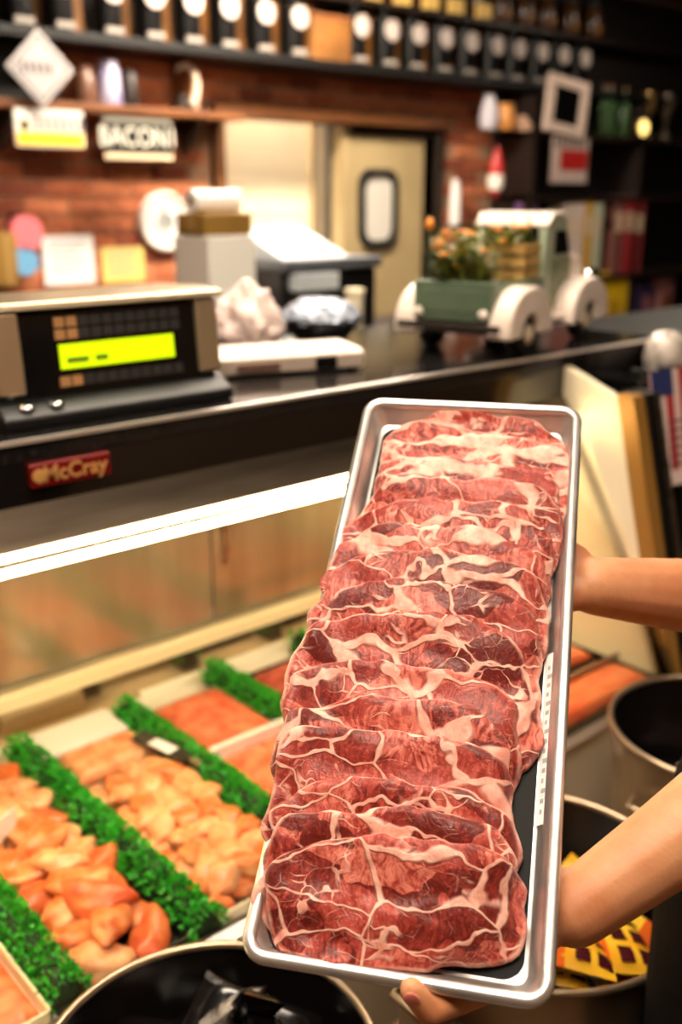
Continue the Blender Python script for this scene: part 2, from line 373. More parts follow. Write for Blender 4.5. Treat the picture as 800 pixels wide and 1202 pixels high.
chick = mat('raw_chicken', (208, 100, 44), .3, 0, (236, 168, 112), 22, bump=.25, bscale=90, sss=.15, lo=.4, hi=.68)
chick2 = mat('raw_chicken_pale', (220, 130, 76), .3, 0, (240, 186, 138), 26, bump=.25, bscale=110, sss=.15, lo=.35, hi=.65)
chickr = mat('marinated_chicken', (196, 72, 34), .3, 0, (224, 124, 72), 24, bump=.25, bscale=90, sss=.1)
def blob(seed, a, b, c_, lump=.35, sub=3):
    bm = bmesh.new(); bmesh.ops.create_icosphere(bm, subdivisions=sub, radius=1)
    for v in bm.verts:
        n = v.co.normalized()
        k = 1+lump*noise.noise(n*1.3+Vector((seed*7.1, 0, 0)))+lump*.5*noise.noise(n*2.9+Vector((0, seed*3.3, 0)))
        pinch = 1-.25*max(0, n.x)
        v.co = Vector((n.x*a*k, n.y*b*k*pinch, n.z*c_*k if n.z > 0 else n.z*c_*.55*k))
    me = bpy.data.meshes.new('chicken_piece'); bm.to_mesh(me); bm.free(); me.polygons.foreach_set('use_smooth', [True]*len(me.polygons)); return me
big = [blob(i, .054, .036, .024) for i in range(6)]; small = [blob(20+i, .036, .024, .017) for i in range(6)]
for i, me in enumerate(big): me.materials.append([chick, chick, chick2, chick, chickr, chick2][i])
for i, me in enumerate(small): me.materials.append([chick2, chick2, chick, chick2, chick2, chick][i])
ROWS = ['front', 'second', 'third', 'fourth', 'fifth', 'sixth', 'seventh', 'eighth', 'ninth', 'tenth', 'eleventh', 'twelfth']
def heap(meshes, xa, xb, ya, yb, dx, dy, z0, dz, layers, name, label, cat, group):
    for l in range(layers):
        y = ya + (dy*.5 if l % 2 else 0); row = 0
        while y < yb:
            x = xa + (dx*.5 if (l % 2) else 0); xs_ = []
            q = x
            while q <= xb+1e-6: xs_.append(q); q += dx
            names_ = {1: ['middle'], 2: ['left', 'right'], 3: ['left', 'middle', 'right'], 4: ['leftmost', 'inner left', 'inner right', 'rightmost']}[len(xs_)]; ci = 0
            while x <= xb+1e-6:
                o = bpy.data.objects.new(name, random.choice(meshes)); COL.objects.link(o)
                o.location = (x+random.uniform(-.008, .008), y+random.uniform(-.008, .008), z0+l*dz+random.uniform(-.002, .004))
                o.rotation_euler = (random.uniform(-.3, .3), random.uniform(-.3, .3), random.uniform(0, 6.28)); s_ = random.uniform(.88, 1.12); o.scale = (s_, s_, s_)
                tag(o, label+', '+('top' if l else 'under')+' layer, '+ROWS[row]+' row, '+names_[ci], cat, group); x += dx; ci += 1
            y += dy; row += 1
def pan(x0, x1, y0, y1, label, m, hh=.022):
    t = thing('product_pan', label, 'tray', ((x0+x1)/2, (y0+y1)/2, DZ), 0, 'pans on the case deck')
    a, b = (x1-x0)/2, (y1-y0)/2
    MB().box((-a, -b, 0), (a, b, .004)).build('bottom', m, t)
    for lo, hi in (((-a, -b, 0), (-a+.004, b, hh)), ((a-.004, -b, 0), (a, b, hh)), ((-a, -b, 0), (a, -b+.004, hh)), ((-a, b-.004, 0), (a, b, hh))): MB().box(lo, hi).build('rim', m, t)
    return t
pan(-.092, .076, -.34, .30, 'black pan under the big chicken thighs', black)
pan(.128, .314, -.335, .12, 'steel pan under the small chicken pieces', pansteel)
pan(.366, .56, -.33, .30, 'steel pan under the red meat slabs', pansteel)
pan(-.36, -.15, -.345, .30, 'cream-edged pan of orange salmon left of the first parsley strip', cream, .03)
pan(.62, .81, -.33, .3, 'steel pan right of the fourth parsley strip', black)
heap(big, -.055, .045, -.30, .27, .085, .062, DZ+.022, .026, 2, 'chicken_thigh', 'big raw orange chicken thigh between parsley strips', 'chicken', 'big chicken thighs in the black pan')
heap(small, .152, .292, -.30, .10, .05, .044, DZ+.016, .018, 2, 'chicken_piece', 'small pale raw chicken piece in the steel pan', 'chicken', 'small chicken pieces in the steel pan')
# ground chicken slab and white tile at the rear of that bay
def slab(name, x0, x1, y0, y1, z0, hh, m, label, cat, group=None, seed=0, rz=0):
    k = MB(); nx_, ny_ = 22, 22; a, b = (x1-x0)/2, (y1-y0)/2
    for lev in (1, 0):
        for i in range(nx_+1):
            for j in range(ny_+1):
                u, v = -1+2*i/nx_, -1+2*j/ny_
                e = (1-abs(u)**6)*(1-abs(v)**6)
                z = (hh*(.35+.65*e**.5)+.004*noise.noise((u*4+seed, v*4, seed*1.7))*e) if lev else 0
                k.v.append((u*a*(1+.04*noise.noise((v*3, seed, 1))), v*b*(1+.04*noise.noise((u*3, seed, 5))), z))
    N = (nx_+1)*(ny_+1)
    for i in range(nx_):
        for j in range(ny_):
            q = [i*(ny_+1)+j, (i+1)*(ny_+1)+j, (i+1)*(ny_+1)+j+1, i*(ny_+1)+j+1]
            k.f.append(tuple(q)); k.f.append(tuple(N+p for p in q[::-1]))
    for i in range(nx_):
        for j in (0, ny_): k.f.append((i*(ny_+1)+j, (i+1)*(ny_+1)+j, N+(i+1)*(ny_+1)+j, N+i*(ny_+1)+j))
    for j in range(ny_):
        for i in (0, nx_): k.f.append((i*(ny_+1)+j, i*(ny_+1)+j+1, N+i*(ny_+1)+j+1, N+i*(ny_+1)+j))
    o = k.build(name, m, smooth=True, loc=((x0+x1)/2, (y0+y1)/2, z0)); o.rotation_euler[2] = rz
    return tag(o, label, cat, group)
salmon = mat('salmon_flesh', (226, 92, 48), .32, 0, (240, 142, 92), 12, stretch=(1, 5, 1), bump=.2, sss=.15)
redm = mat('red_meat_slab', (206, 78, 48), .35, 0, (232, 134, 96), 30, bump=.4, bscale=140, sss=.1)
slab('chicken_slab', .135, .308, .13, .235, DZ+.012, .035, chick2, 'smooth pale ground chicken mound behind the small chicken pieces', 'chicken', seed=2)
t = thing('paper_tray', 'bright white paper-lined tray at the rear of the chicken bay', 'tray', (.215, .30, DZ))
MB().box((-.095, -.05, 0), (.095, .055, .035)).build('liner', paper, t, bevel=.006)
MB().box((-.098, -.054, 0), (.098, .058, .01)).build('rim', cream, t)
t = thing('price_sign', 'black price tag lying on the pale chicken pieces', 'sign', (.30, .10, DZ+.055), math.radians(12))
MB().box((-.018, -.075, 0), (.018, .075, .004)).build('plate', black, t)
MB().box((-.014, -.03, .004), (.012, .03, .0045)).build('print', paper, t); MB().box((-.006, -.1, -.004), (.006, -.07, .004)).build('stake', steel, t)
for i, (ya, yb) in enumerate(((.05, .29), (-.17, .03), (-.32, -.19))):
    slab('meat_slab', .376, .55, ya, yb, DZ+.006, .035, redm, ['flat red-orange meat slab at the rear between two parsley strips', 'flat red-orange meat slab in the middle between two parsley strips', 'flat red-orange meat slab at the front between two parsley strips'][i], 'meat', 'red meat slabs', seed=i*3)
MB_ = thing('bay_divider', 'white plastic divider lying across the red meat slabs', 'divider', (.463, .038, DZ+.03))
MB().box((-.095, -.006, -.026), (.095, .006, .022)).build('bar', white, MB_, bevel=.002)
for i, (xa, xb) in enumerate(((-.35, -.262), (-.25, -.16))):
    slab('salmon_fillet', xa, xb, -.335, .28, DZ+.006, .026, salmon, ['orange-red salmon fillet at the bottom left corner, outer', 'orange-red salmon fillet beside the first parsley strip'][i], 'fish', 'salmon fillets at the left', seed=9+i)
# right bays
for i, (xa, xb, ya, yb) in enumerate(((.90, 1.33, -.335, -.235), (.90, 1.33, -.17, -.06), (.90, 1.33, -.02, .10), (.90, 1.33, .14, .3))):
    slab('salmon_fillet', xa, xb, ya, yb, DZ+.012, .032, salmon, ['orange salmon fillet nearest the front rail at the right end', 'orange salmon fillet second from the front rail', 'orange salmon fillet third from the front rail', 'orange salmon fillet at the rear of the right bay'][i], 'fish', 'salmon fillets at the right', seed=14+i)
t = pan(.88, 1.355, -.345, .31, 'black pan of orange salmon fillets beside the cream end panel', black)
for y in (-.215, -.04, .12): MB().box((-.23, y-.003, 0), (.23, y+.003, .05)).build('bar', steel, t)
for i in range(3):
    slab('beef_slab', .63, .80, -.31+i*.2, -.13+i*.2, DZ+.006, .04, mat('beef', (150, 40, 34), .35, 0, (190, 84, 70), 30), ['dark red beef slab at the front, behind the steak tray', 'dark red beef slab in the middle, behind the steak tray', 'dark red beef slab at the rear, behind the steak tray'][i], 'meat', 'beef slabs', seed=30+i)
t = thing('price_card', 'small white price card standing by the chicken thighs at the left edge', 'sign', (-.055, .02, DZ+.06), .5)
MB().box((-.03, -.001, 0), (.03, .001, .04)).build('card', paper, t); MB().box((-.003, -.002, -.06), (.003, .002, .004)).build('stake', steel, t)
t = thing('paper_block', 'white paper-wrapped block behind the chicken thighs', 'package', (-.02, .32, DZ))
MB().box((-.07, -.04, 0), (.06, .04, .06)).build('wrap', paper, t, bevel=.008)
MB().box((-.072, -.006, .0), (.062, .006, .062)).build('tape', cream, t)

# ------------------------------------------------------------------ ON THE COUNTER
CT = 1.27
s = thing('weighing_scale', 'black and silver counter scale with a lit green display', 'scale', (.245, .1, CT))
tan = mat('scale_silver', (196, 176, 146), .28, .75)
MB().prism([(.0, .022), (-.012, .045), (.0, .172), (.04, .18), (.19, .18), (.19, .022)], -.205, .205).build('housing', blackg, s, bevel=.006)
MB().prism([(-.02, .180), (-.012, .193), (.05, .196), (.20, .19), (.20, .18), (.04, .178)], -.225, .222).build('lid', tan, s, bevel=.005)
for x in (-.205, .165): MB().prism([(-.022, .05), (-.012, .178), (.05, .178), (.05, .05)], x, x+.045).build('pillar', tan, s, bevel=.005)
MB().prism([(-.05, 0), (-.052, .02), (-.01, .045), (.20, .045), (.20, 0)], -.215, .215).build('base', black, s, bevel=.006)
for x in (-.17, -.12): MB().lathe([(.013, 0), (.013, .006), (.009, .01)], 14, (x, -.033, .028)).build('button', chrome, s, smooth=True)
fp = MB().prism([(-.0145, .045), (-.004, .172), (.002, .172), (-.008, .045)], -.16, .165).build('front_panel', blackg, s)
lcdm = mat('lcd_green', (200, 230, 10), .3, emit=(196, 232, 0), estr=.85)
lc = MB().prism([(-.0145, .083), (-.0112, .122), (-.008, .122), (-.0112, .083)], -.096, .117).build('display', lcdm, s)
ink = mat('lcd_ink', (110, 140, 14), .5)
for x, ww in ((-.085, .038), (-.034, .022)):
    MB().prism([(-.0152, .092), (-.0145, .1005), (-.013, .1005), (-.0137, .092)], x, x+ww).build('readout', ink, lc)
keym = mat('key_grey', (46, 45, 44), .4); keyt = mat('key_tan', (176, 128, 82), .4)
for r, zz in enumerate((.055, .130, .150)):
    for i in range(11):
        x = -.10+i*.0215
        z2 = zz+.016; y0_ = -.0145+.0001-(.0) + (zz-.045)*.0827; 
        MB().prism([(y0_-.002, zz), (y0_-.0005, z2), (y0_+.002, z2), (y0_, zz)], x, x+.018).build('key', keyt if i in (0, 1) else keym, fp)

# white plastic bag
bm = bmesh.new(); bmesh.ops.create_icosphere(bm, subdivisions=5, radius=1)
for v in bm.verts:
    n = v.co.normalized(); k = 1+.28*noise.noise(n*2.2)+.16*abs(noise.noise(n*5.5+Vector((4, 0, 0))))+.06*abs(noise.noise(n*13))
    tp = 1-.35*max(0, n.z)
    v.co = Vector((n.x*.085*k*tp, n.y*.065*k*tp, max(0, .072+n.z*.085*k)))
me = bpy.data.meshes.new('plastic_bag'); bm.to_mesh(me); bm.free(); me.polygons.foreach_set('use_smooth', [True]*len(me.polygons))
me.materials.append(mat('bag_white', (238, 222, 214), .35, 0, (196, 168, 160), 26, bump=.5, bscale=60))
o = bpy.data.objects.new('plastic_bag', me); COL.objects.link(o); o.location = (.80, .47, CT); tag(o, 'crumpled white plastic bag standing behind the scale', 'bag')
# flat label printer
t = thing('label_printer', 'flat pale counter device with a black window, right of the scale', 'printer', (.73, .275, CT), math.radians(-18))
MB().prism([(-.10, .006), (-.108, .038), (-.09, .046), (.03, .050), (.03, .006)], -.16, .16).build('body', mat('device_beige', (206, 188, 172), .4), t, bevel=.004)
MB().prism([(-.110, .010), (-.111, .034), (-.104, .036), (-.10, .01)], .05, .095).build('window', blackg, t)
MB().prism([(-.109, .016), (-.110, .026), (-.104, .028), (-.10, .016)], -.12, -.03).build('label_slot', mat('slot_brown', (104, 72, 60), .5), t)
for x in (-.14, .14):
    for y in (-.08, .01): MB().lathe([(.012, 0), (.012, .008)], 12, (x, y, 0)).build('foot', rubber, t)
# foil-covered bowl
t = thing('foil_bowl', 'steel bowl heaped with bluish plastic wrap beside the open doorway', 'bowl', (1.07, .53, CT))
MB().lathe([(.06, 0), (.062, .004), (.09, .03), (.105, .055), (.108, .058), (.10, .056), (.085, .034), (.05, .008)], 28).build('bowl', mat('bowl_dark', (70, 68, 70), .3, .8), t, smooth=True)
bm = bmesh.new(); bmesh.ops.create_icosphere(bm, subdivisions=4, radius=1)
for v in bm.verts:
    n = v.co.normalized(); k = 1+.2*abs(noise.noise(n*4))+.1*abs(noise.noise(n*9)); v.co = Vector((n.x*.098*k, n.y*.095*k, .055+n.z*(.05 if n.z > 0 else .02)*k))
me = bpy.data.meshes.new('wrap'); bm.to_mesh(me); bm.free(); me.materials.append(mat('wrap_blue', (196, 206, 222), .25, .2, (120, 132, 152), 30))
o = bpy.data.objects.new('wrap', me); COL.objects.link(o); o.parent = t

# ------------------------------------------------------------------ toy pickup truck
tk = thing('toy_truck', 'green and white vintage toy pickup truck carrying flowers on the counter', 'toy truck', (1.243, .165, CT), math.radians(14))
W = .095
def tire(x, y, nm='wheel'):
    o = MB().lathe([(.02, -.019), (.036, -.019), (.044, -.012), (.046, 0), (.044, .012), (.036, .019), (.02, .019)], 24, (0, 0, 0), 'y').build(nm, rubber, tk, smooth=True, loc=(x, y, .046))
    sg = 1 if y > 0 else -1
    MB().lathe([(.024, sg*.0185), (.024, sg*.021), (.016, sg*.024), (.008, sg*.030), (.002, sg*.031)], 20, (0, 0, 0), 'y').build('hubcap', mat('hub_cream', (206, 190, 160), .3, .2), o, smooth=True)
for x in (0, .345):
    for y in (-W-.022, W+.022): tire(x, y)
MB().box((-.10, -W+.01, .05), (.43, W-.01, .075)).build('chassis', black, tk)
MB().box((-.115, -W, .075), (.155, W, .088)).build('bed_floor', green, tk)
for sg in (-1, 1): MB().box((-.115, sg*W-.005, .085), (.155, sg*W+.005, .165)).build('bed_side', green, tk, bevel=.003)
tg = MB().box((-.125, -W-.004, .082), (-.113, W+.004, .168)).build('tailgate', green, tk, bevel=.003)
MB().box((-.128, -W+.02, .10), (-.124, W-.02, .15)).build('tailgate_panel', green, tg, bevel=.003)
for sg in (-1, 1):
    MB().lathe([(.011, 0), (.011, -.006), (.004, -.009)], 14, (-.126, sg*(W-.012), .098), 'x').build('tail_lamp', offw, tg, smooth=True)
MB().box((-.148, -W-.035, .062), (-.136, W+.035, .078)).build('rear_bumper', mat('bumper_dark', (60, 52, 48), .35, .6), tk, bevel=.003)
def fender(x, r0, r1, y0, y1, nm, front=False):
    pts = []; n = 16
    for i in range(n+1):
        a = PI*i/n*1.0; ex = 1.25 if front else 1.2
        pts.append((x+r1*ex*math.cos(a), .045+r1*1.14*math.sin(a)**.75))
    for i in range(n, -1, -1):
        a = PI*i/n; pts.append((x+r0*math.cos(a), .045+r0*math.sin(a)))
    return MB().prism(pts, y0, y1, 'y').build(nm, offw, tk, bevel=.012, seg=4)
for sg in (-1, 1):
    a, b = sorted((sg*(W-.004), sg*(W+.056)))
    fender(-.012, .050, .098, a, b, 'rear_fender'); fender(.345, .050, .097, a, b, 'front_fender', True)
    a, b = sorted((sg*(W-.01), sg*(W+.034)))
    MB().box((.08, a, .06), (.265, b, .074)).build('running_board', offw, tk, bevel=.004)
# cab: side profile extruded, with roof
cabp = [(.16, .07), (.16, .21), (.172, .285), (.195, .305), (.27, .305), (.292, .29), (.325, .215), (.325, .07)]
cab = MB().prism(cabp, -W, W, 'y').build('cab', mat('truck_pale_green', (150, 166, 138), .35, 0, (178, 176, 160), 30), tk, bevel=.01, seg=3)
MB().prism([(.166, .282), (.19, .312), (.27, .314), (.298, .286), (.27, .306), (.195, .304)], -W-.004, W+.004, 'y').build('roof', offw, cab, bevel=.005)
for sg in (-1, 1):
    a, b = sorted((sg*W, sg*(W+.003)))
    MB().prism([(.215, .215), (.215, .27), (.275, .27), (.302, .215)], a, b, 'y').build('side_window', blackg, cab)
    MB().box((.20, a, .085), (.315, b, .205)).build('door', mat('truck_patina', (150, 142, 112), .5, 0, (96, 122, 92), 60), cab, bevel=.002)
    MB().box((.212, a-.003, .185), (.228, b+.003, .19)).build('door_handle', chrome, cab)
MB().box((.158, -W+.02, .225), (.161, W-.02, .28)).build('rear_window', blackg, cab)
MB().prism([(.326, .215), (.298, .285), (.300, .287), (.33, .215)], -W+.015, W-.015, 'y').build('windscreen', blackg, cab)
MB().prism([(.32, .07), (.32, .205), (.36, .215), (.44, .20), (.458, .17), (.46, .07)], -W+.018, W-.018, 'y').build('hood', offw, tk, bevel=.014, seg=4)
MB().box((.458, -.055, .085), (.466, .055, .155)).build('grille', chrome, tk, bevel=.003)
MB().box((.47, -W-.03, .06), (.48, W+.03, .078)).build('front_bumper', chrome, tk, bevel=.003)
for sg in (-1, 1): MB().lathe([(.004, .02), (.02, .016), (.022, 0), (.012, -.03)], 16, (.44, sg*(W+.01), .15), 'x').build('headlamp', chrome, tk, smooth=True)
# crate and plants in the bed
cr = thing('wooden_crate', 'small slatted wooden crate in the toy truck bed', 'crate', tk.matrix_basis @ Vector((.105, -.038, .0885)), math.radians(14))
for i in range(3):
    for (lo, hi) in (((-.04, -.05, .072+i*.03), (.04, -.046, .094+i*.03)), ((-.04, .046, .072+i*.03), (.04, .05, .094+i*.03)), ((-.044, -.05, .072+i*.03), (-.04, .05, .094+i*.03)), ((.04, -.05, .072+i*.03), (.044, .05, .094+i*.03))):
        MB().box(lo, hi).build('slat', mat('crate_wood', (196, 160, 92), .6, 0, (168, 130, 70), 20), cr)
for x in (-.038, .034):
    for y in (-.046, .042): MB().box((x, y, 0), (x+.004, y+.004, .16)).build('post', MATS['crate_wood'], cr)
def plant(name, label, loc, n, hgt, spread, fl=0, seed=1):
    random.seed(seed)
    t = thing(name, label, 'plant', loc, 0, 'plants in the toy truck')
    lm = MB(); sm = MB(); fm = MB()
    for i in range(n):
        a = random.uniform(0, 6.28); r = spread*math.sqrt(random.random()); h_ = hgt*random.uniform(.5, 1)
        tip = np.array([r*math.cos(a)*1.25, r*math.sin(a), h_]); b0 = tip*np.array([.5, .5, 0])
        sm.tube([b0, (b0+tip)/2+np.array([0, 0, .01]), tip], .0016, 4)
        for k in range(10):
            p = b0+(tip-b0)*random.uniform(.25, 1); u = np.random.normal(size=3); u[2] = abs(u[2])*.6; u /= np.linalg.norm(u); w_ = np.cross(u, (0, 0, 1)); s_ = random.uniform(.016, .034)
            lm.add([p, p+s_*(.5*u+.28*w_), p+s_*u, p+s_*(.5*u-.28*w_)+np.array([0, 0, .002])], [(0, 1, 2), (0, 2, 3)])
        if i < fl:
            c_ = tip+np.array([0, 0, .004])
            fm.add([c_+.011*np.array([math.cos(q), math.sin(q), .4*(j % 2)]) for j, q in enumerate(np.linspace(0, 6.28, 9)[:-1])]+[c_+np.array([0, 0, .006]), c_-np.array([0, 0, .008])], [(j, (j+1) % 8, 8) for j in range(8)]+[((j+1) % 8, j, 9) for j in range(8)])
    sm.build('stem', plantg, t); lm.build('leaves', plantg, t)['kind'] = 'stuff'
    if fl: fm.build('flowers', orangef, t)['kind'] = 'stuff'
Mt = tk.matrix_basis
plant('flower_bunch', 'bunch of green stems and orange flowers filling the truck bed', Mt @ Vector((-.03, .02, .089)), 110, .20, .078, 26, 3)
plant('leafy_bunch', 'leafy yellow-green sprigs in the small wooden crate', Mt @ Vector((.105, -.038, .20)), 26, .085, .04, 6, 5)
random.seed(11)
t = thing('plant_stake', 'thin stake with an orange tip at the tailgate corner', 'stake', Mt @ Vector((-.10, .075, .0885)))
MB().tube([(0, 0, 0), (0, 0, .19)], .003, 6).build('rod', green, t); MB().lathe([(.002, .185), (.010, .195), (.010, .205), (.003, .215)], 10).build('tip', orangef, t, smooth=True)

# ------------------------------------------------------------------ BACK BENCH
be = thing('work_bench', 'dark work bench behind the counter carrying the printer', 'bench', (1.75, 1.62, 0))
MB().box((-.95, -.30, 1.06), (1.0, .32, 1.10)).build('top', woodd, be, bevel=.004)
for x in (-.9, .92):
    for y in (-.26, .26): MB().box((x, y, 0), (x+.05, y+.05, 1.06)).build('leg', woodd, be)
t = thing('white_machine', 'tall white boxy appliance on the back bench, under the ochre box', 'appliance', (1.51, 1.62, 1.10))
MB().box((-.10, -.10, .0), (.10, .13, .39)).build('body', white, t, bevel=.012)
MB().box((-.085, -.104, .06), (.085, -.099, .2)).build('panel', paper, t, bevel=.002)
t = thing('ochre_box', 'ochre cardboard box on top of the white appliance', 'box', (1.51, 1.62, 1.491))
MB().box((-.10, -.08, 0), (.10, .10, .072)).build('carton', gold, t, bevel=.004); MB().box((-.102, -.01, .02), (.102, .03, .074)).build('tape', mat('tape_tan', (176, 140, 84), .4), t)
t = thing('paper_roll', 'white paper roll lying on the ochre box', 'roll', (1.51, 1.63, 1.603))
MB().lathe([(.015, -.095), (.039, -.095), (.039, .095), (.015, .095)], 24, (0, 0, 0), 'x').build('paper', paper, t, smooth='auto'); MB().lathe([(.012, -.097), (.015, -.097), (.015, .097), (.012, .097)], 16, (0, 0, 0), 'x').build('core', gold, t)
t = thing('printer', 'black office printer with a pale paper tray on the back bench', 'printer', (1.93, 1.62, 1.10))
MB().box((-.235, -.13, 0), (.235, .2, .26)).build('body', black, t, bevel=.012)
MB().box((-.24, -.16, .26), (.24, .2, .30)).build('lid', mat('printer_grey', (88, 92, 98), .4), t, bevel=.008)
MB().prism([(-.1, .30), (.12, .30), (.2, .40), (.19, .405)], -.20, .12).build('paper_feed', mat('feed_grey', (196, 204, 210), .4), t)
MB().box((-.20, -.18, .19), (.0, -.128, .25)).build('output_tray', MATS['feed_grey'], t, bevel=.004)
for i, (x, hh, m, lb) in enumerate(((1.76, .10, woodm, 'brown cup before the printer'), (1.86, .13, cream, 'short cream cup before the printer'), (1.97, .19, cream, 'tall cream cup before the printer'))):
    t = thing('cup', lb, 'cup', (x, 1.40, 1.10), 0, 'cups before the printer')
    MB().lathe([(.028, 0), (.03, .003), (.036, hh), (.033, hh), (.027, .008)], 20).build('body', m, t, smooth='auto'); MB().lathe([(.0375, hh-.012), (.039, hh-.006), (.0375, hh)], 20).build('rim', m, t)

# ------------------------------------------------------------------ ON THE BRICK WALL
def wallpos(x, y, Y=2.985): return onY(x, y, Y)
a = wallpos(198, 260, 2.93); 
t = thing('wall_clock', 'round white wall clock on the brick wall', 'clock', (a[0], 2.985, a[2]))
MB().lathe([(.14, .0), (.142, -.02), (.132, -.035), (.118, -.03), (.116, -.02), (.002, -.02)], 36, (0, 0, 0), 'y').build('case', white, t, smooth='auto')
MB().lathe([(.115, -.0205), (.115, -.022), (.002, -.0225)], 36, (0, 0, 0), 'y').build('dial', mat('dial', (226, 226, 224), .5), t)
MB().lathe([(.05, -.0225), (.05, -.024), (.002, -.0245)], 24, (0, 0, 0), 'y').build('centre_disc', mat('dial_grey', (176, 178, 178), .5), t)
MB().box((-.004, -.026, -.01), (.004, -.0245, .075)).build('hand', black, t); MB().box((-.01, -.0275, -.004), (.055, -.026, .004)).build('hand', black, t)
def sheet(name, x0, y0, x1, y1, m, label, lines=True, Y=2.984):
    p, q = wallpos(x0, y0, Y), wallpos(x1, y1, Y)
    t = thing(name, label, 'paper', ((p[0]+q[0])/2, Y, (p[2]+q[2])/2)); a_, b_ = abs(q[0]-p[0])/2, abs(p[2]-q[2])/2
    MB().box((-a_, -.004, -b_), (a_, 0, b_)).build('sheet', m, t)
    if lines:
        for i in range(6): MB().box((-a_*.75, -.005, b_*(.7-.25*i)), (a_*(.75-.2*(i % 3)), -.004, b_*(.7-.25*i)+.006)).build('print_line', mat('ink_grey', (150, 146, 150), .6), t)
    return t
sheet('notice', 48, 277, 112, 332, paper, 'white printed notice on the brick wall above the scale')
sheet('notice', 118, 291, 170, 330, yellowp, 'small yellow-bordered notice left of the clock')
t = thing('tape_rack', 'pink and blue tape rolls on a peg at the left edge of the brick wall', 'tape', (*wallpos(24, 290, 2.94),))
t.location.y = 2.93
MB().lathe([(.03, -.03), (.075, -.03), (.075, .03), (.03, .03)], 24, (.02, 0, .06), 'y').build('pink_roll', mat('pink', (232, 120, 130), .5), t, smooth='auto')
MB().lathe([(.025, -.03), (.062, -.03), (.062, .03), (.025, .03)], 24, (.0, 0, -.06), 'y').build('blue_roll', mat('sky_blue', (110, 170, 214), .5), t, smooth='auto')
MB().box((-.02, .03, -.12), (.02, .06, .14)).build('rail', woodd, t)
t = thing('brown_box', 'brown carton hung beside the tape rolls at the left edge', 'box', (wallpos(3, 300, 2.95)[0], 2.92, wallpos(3, 300)[2]-.12))
MB().box((-.06, -.05, 0), (.03, .06, .22)).build('carton', gold, t); MB().box((-.02, -.052, 0), (.0, .06, .222)).build('tape', MATS['tape_tan'], t)
# shelf with the licence plates
sz = 1.965
sh = thing('wall_shelf', 'long brown wooden shelf on the brick wall holding small ornaments', 'shelf', (1.62, 2.87, sz))
MB().box((-.9, -.13, 0), (.86, .12, .035)).build('board', woodm, sh, bevel=.004)
for x in (-.3, .62): MB().prism([(.10, 0), (-.08, 0), (.10, -.16)], x, x+.03).build('bracket', woodd, sh)
MB().box((-.9, .07, .035), (.0, .125, .30)).build('back_board', mat('blackboard', (16, 22, 18), .6), sh)
for x in (.60,): MB().box((x, -.05, .035), (x+.035, .12, .3)).build('upright', woodm, sh)
def plate(x0, y0, x1, y1, label, Y=2.735):
    p, q = wallpos(x0, y0, Y), wallpos(x1, y1, Y)
    t = thing('licence_plate', label, 'licence plate', ((p[0]+q[0])/2, Y, (p[2]+q[2])/2), 0, 'licence plates on the shelf edge'); return t, abs(q[0]-p[0])/2, abs(p[2]-q[2])/2
t, a, b = plate(15, 126, 100, 174, 'white and yellow licence plate hanging on the shelf edge')
MB().prism(rrect(2*a, 2*b, .012), -.002, .002, 'y').build('plate', mat('plate_white', (226, 222, 214), .4), t)
MB().box((-a*.96, -.003, -b*.92), (a*.96, -.002, -b*.25)).build('yellow_band', yell, t)
MB().lathe([(.022, -.002), (.022, -.004), (.002, -.0045)], 20, (-a*.72, 0, .008), 'y').build('emblem', mat('plate_olive', (96, 84, 30), .5), t)
for i in range(7): MB().box((-a*.42+i*.034, -.0045, -.012), (-a*.42+i*.034+.014, -.002, .05)).build('character', mat('plate_ink', (60, 42, 58), .5), t)
t, a, b = plate(120, 137, 203, 188, 'black licence plate with white characters hanging on the shelf edge')
MB().prism(rrect(2*a, 2*b, .012), -.002, .002, 'y').build('plate', mat('plate_black', (26, 26, 24), .4), t)
MB().box((-a, -.004, -b), (a, -.002, -b*.72)).build('lower_band', mat('plate_cream', (222, 198, 164), .5), t)
MB().box((-a, -.004, b*.8), (a, -.002, b)).build('upper_band', mat('plate_grey', (128, 124, 112), .5), t)
text_mesh('BACON1', .115, 'characters', mat('plate_pale', (206, 204, 190), .5), t, (0, -.003, .004), FACE, .001, .001).scale = (.86, 1.0, 1)
# diamond sign and ornaments on the shelf
p = wallpos(30, 86, 2.84)
t = thing('diamond_sign', 'silver diamond-shaped sign leaning over the left end of the shelf', 'sign', (p[0], 2.70, 2.115)); t.rotation_euler = (math.radians(0), math.radians(45), 0)
MB().box((-.105, -.003, -.105), (.105, .003, .105)).build('plate', mat('sign_silver', (198, 194, 194), .35, .4), t)
for i in range(4): MB().box((-.09, -.005, -.09), (.09, -.003, -.08)).build('border', mat('sign_grey', (128, 122, 124), .5), t).rotation_euler = (0, i*PI/2, 0)
for i in range(5):
    o = MB().box((-.085+.03*i, -.005, -.02), (-.085+.03*i+.016, -.003, .024)).build('character', mat('sign_ink', (104, 96, 100), .5), t); o.rotation_euler = (0, math.radians(-45), 0)
def ornament(nm, px, py, prof, m, label, Y=2.83, z=sz+.035, cat='ornament', m2=None):
    p = wallpos(px, py, Y); t = thing(nm, label, cat, (p[0], Y, z))
    MB().lathe(prof, 20).build('body', m, t, smooth='auto')
    r = prof[-1][0]; zz = prof[-1][1]
    MB().lathe([(r*1.12, zz-.004), (r*1.12, zz+.012), (r*.6, zz+.018)], 20).build('cap', m2 or m, t, smooth='auto')
    return t
ornament('stein', 128, 100, [(.05, 0), (.053, .02), (.048, .15), (.04, .165), (.04, .17)], mat('lilac_ceramic', (188, 184, 208), .3, 0, (120, 116, 150), 14), 'pale lilac ceramic stein on the shelf')
ornament('dark_jar', 152, 105, [(.035, 0), (.04, .02), (.04, .12), (.03, .14)], woodd, 'small dark jar beside the lilac stein')
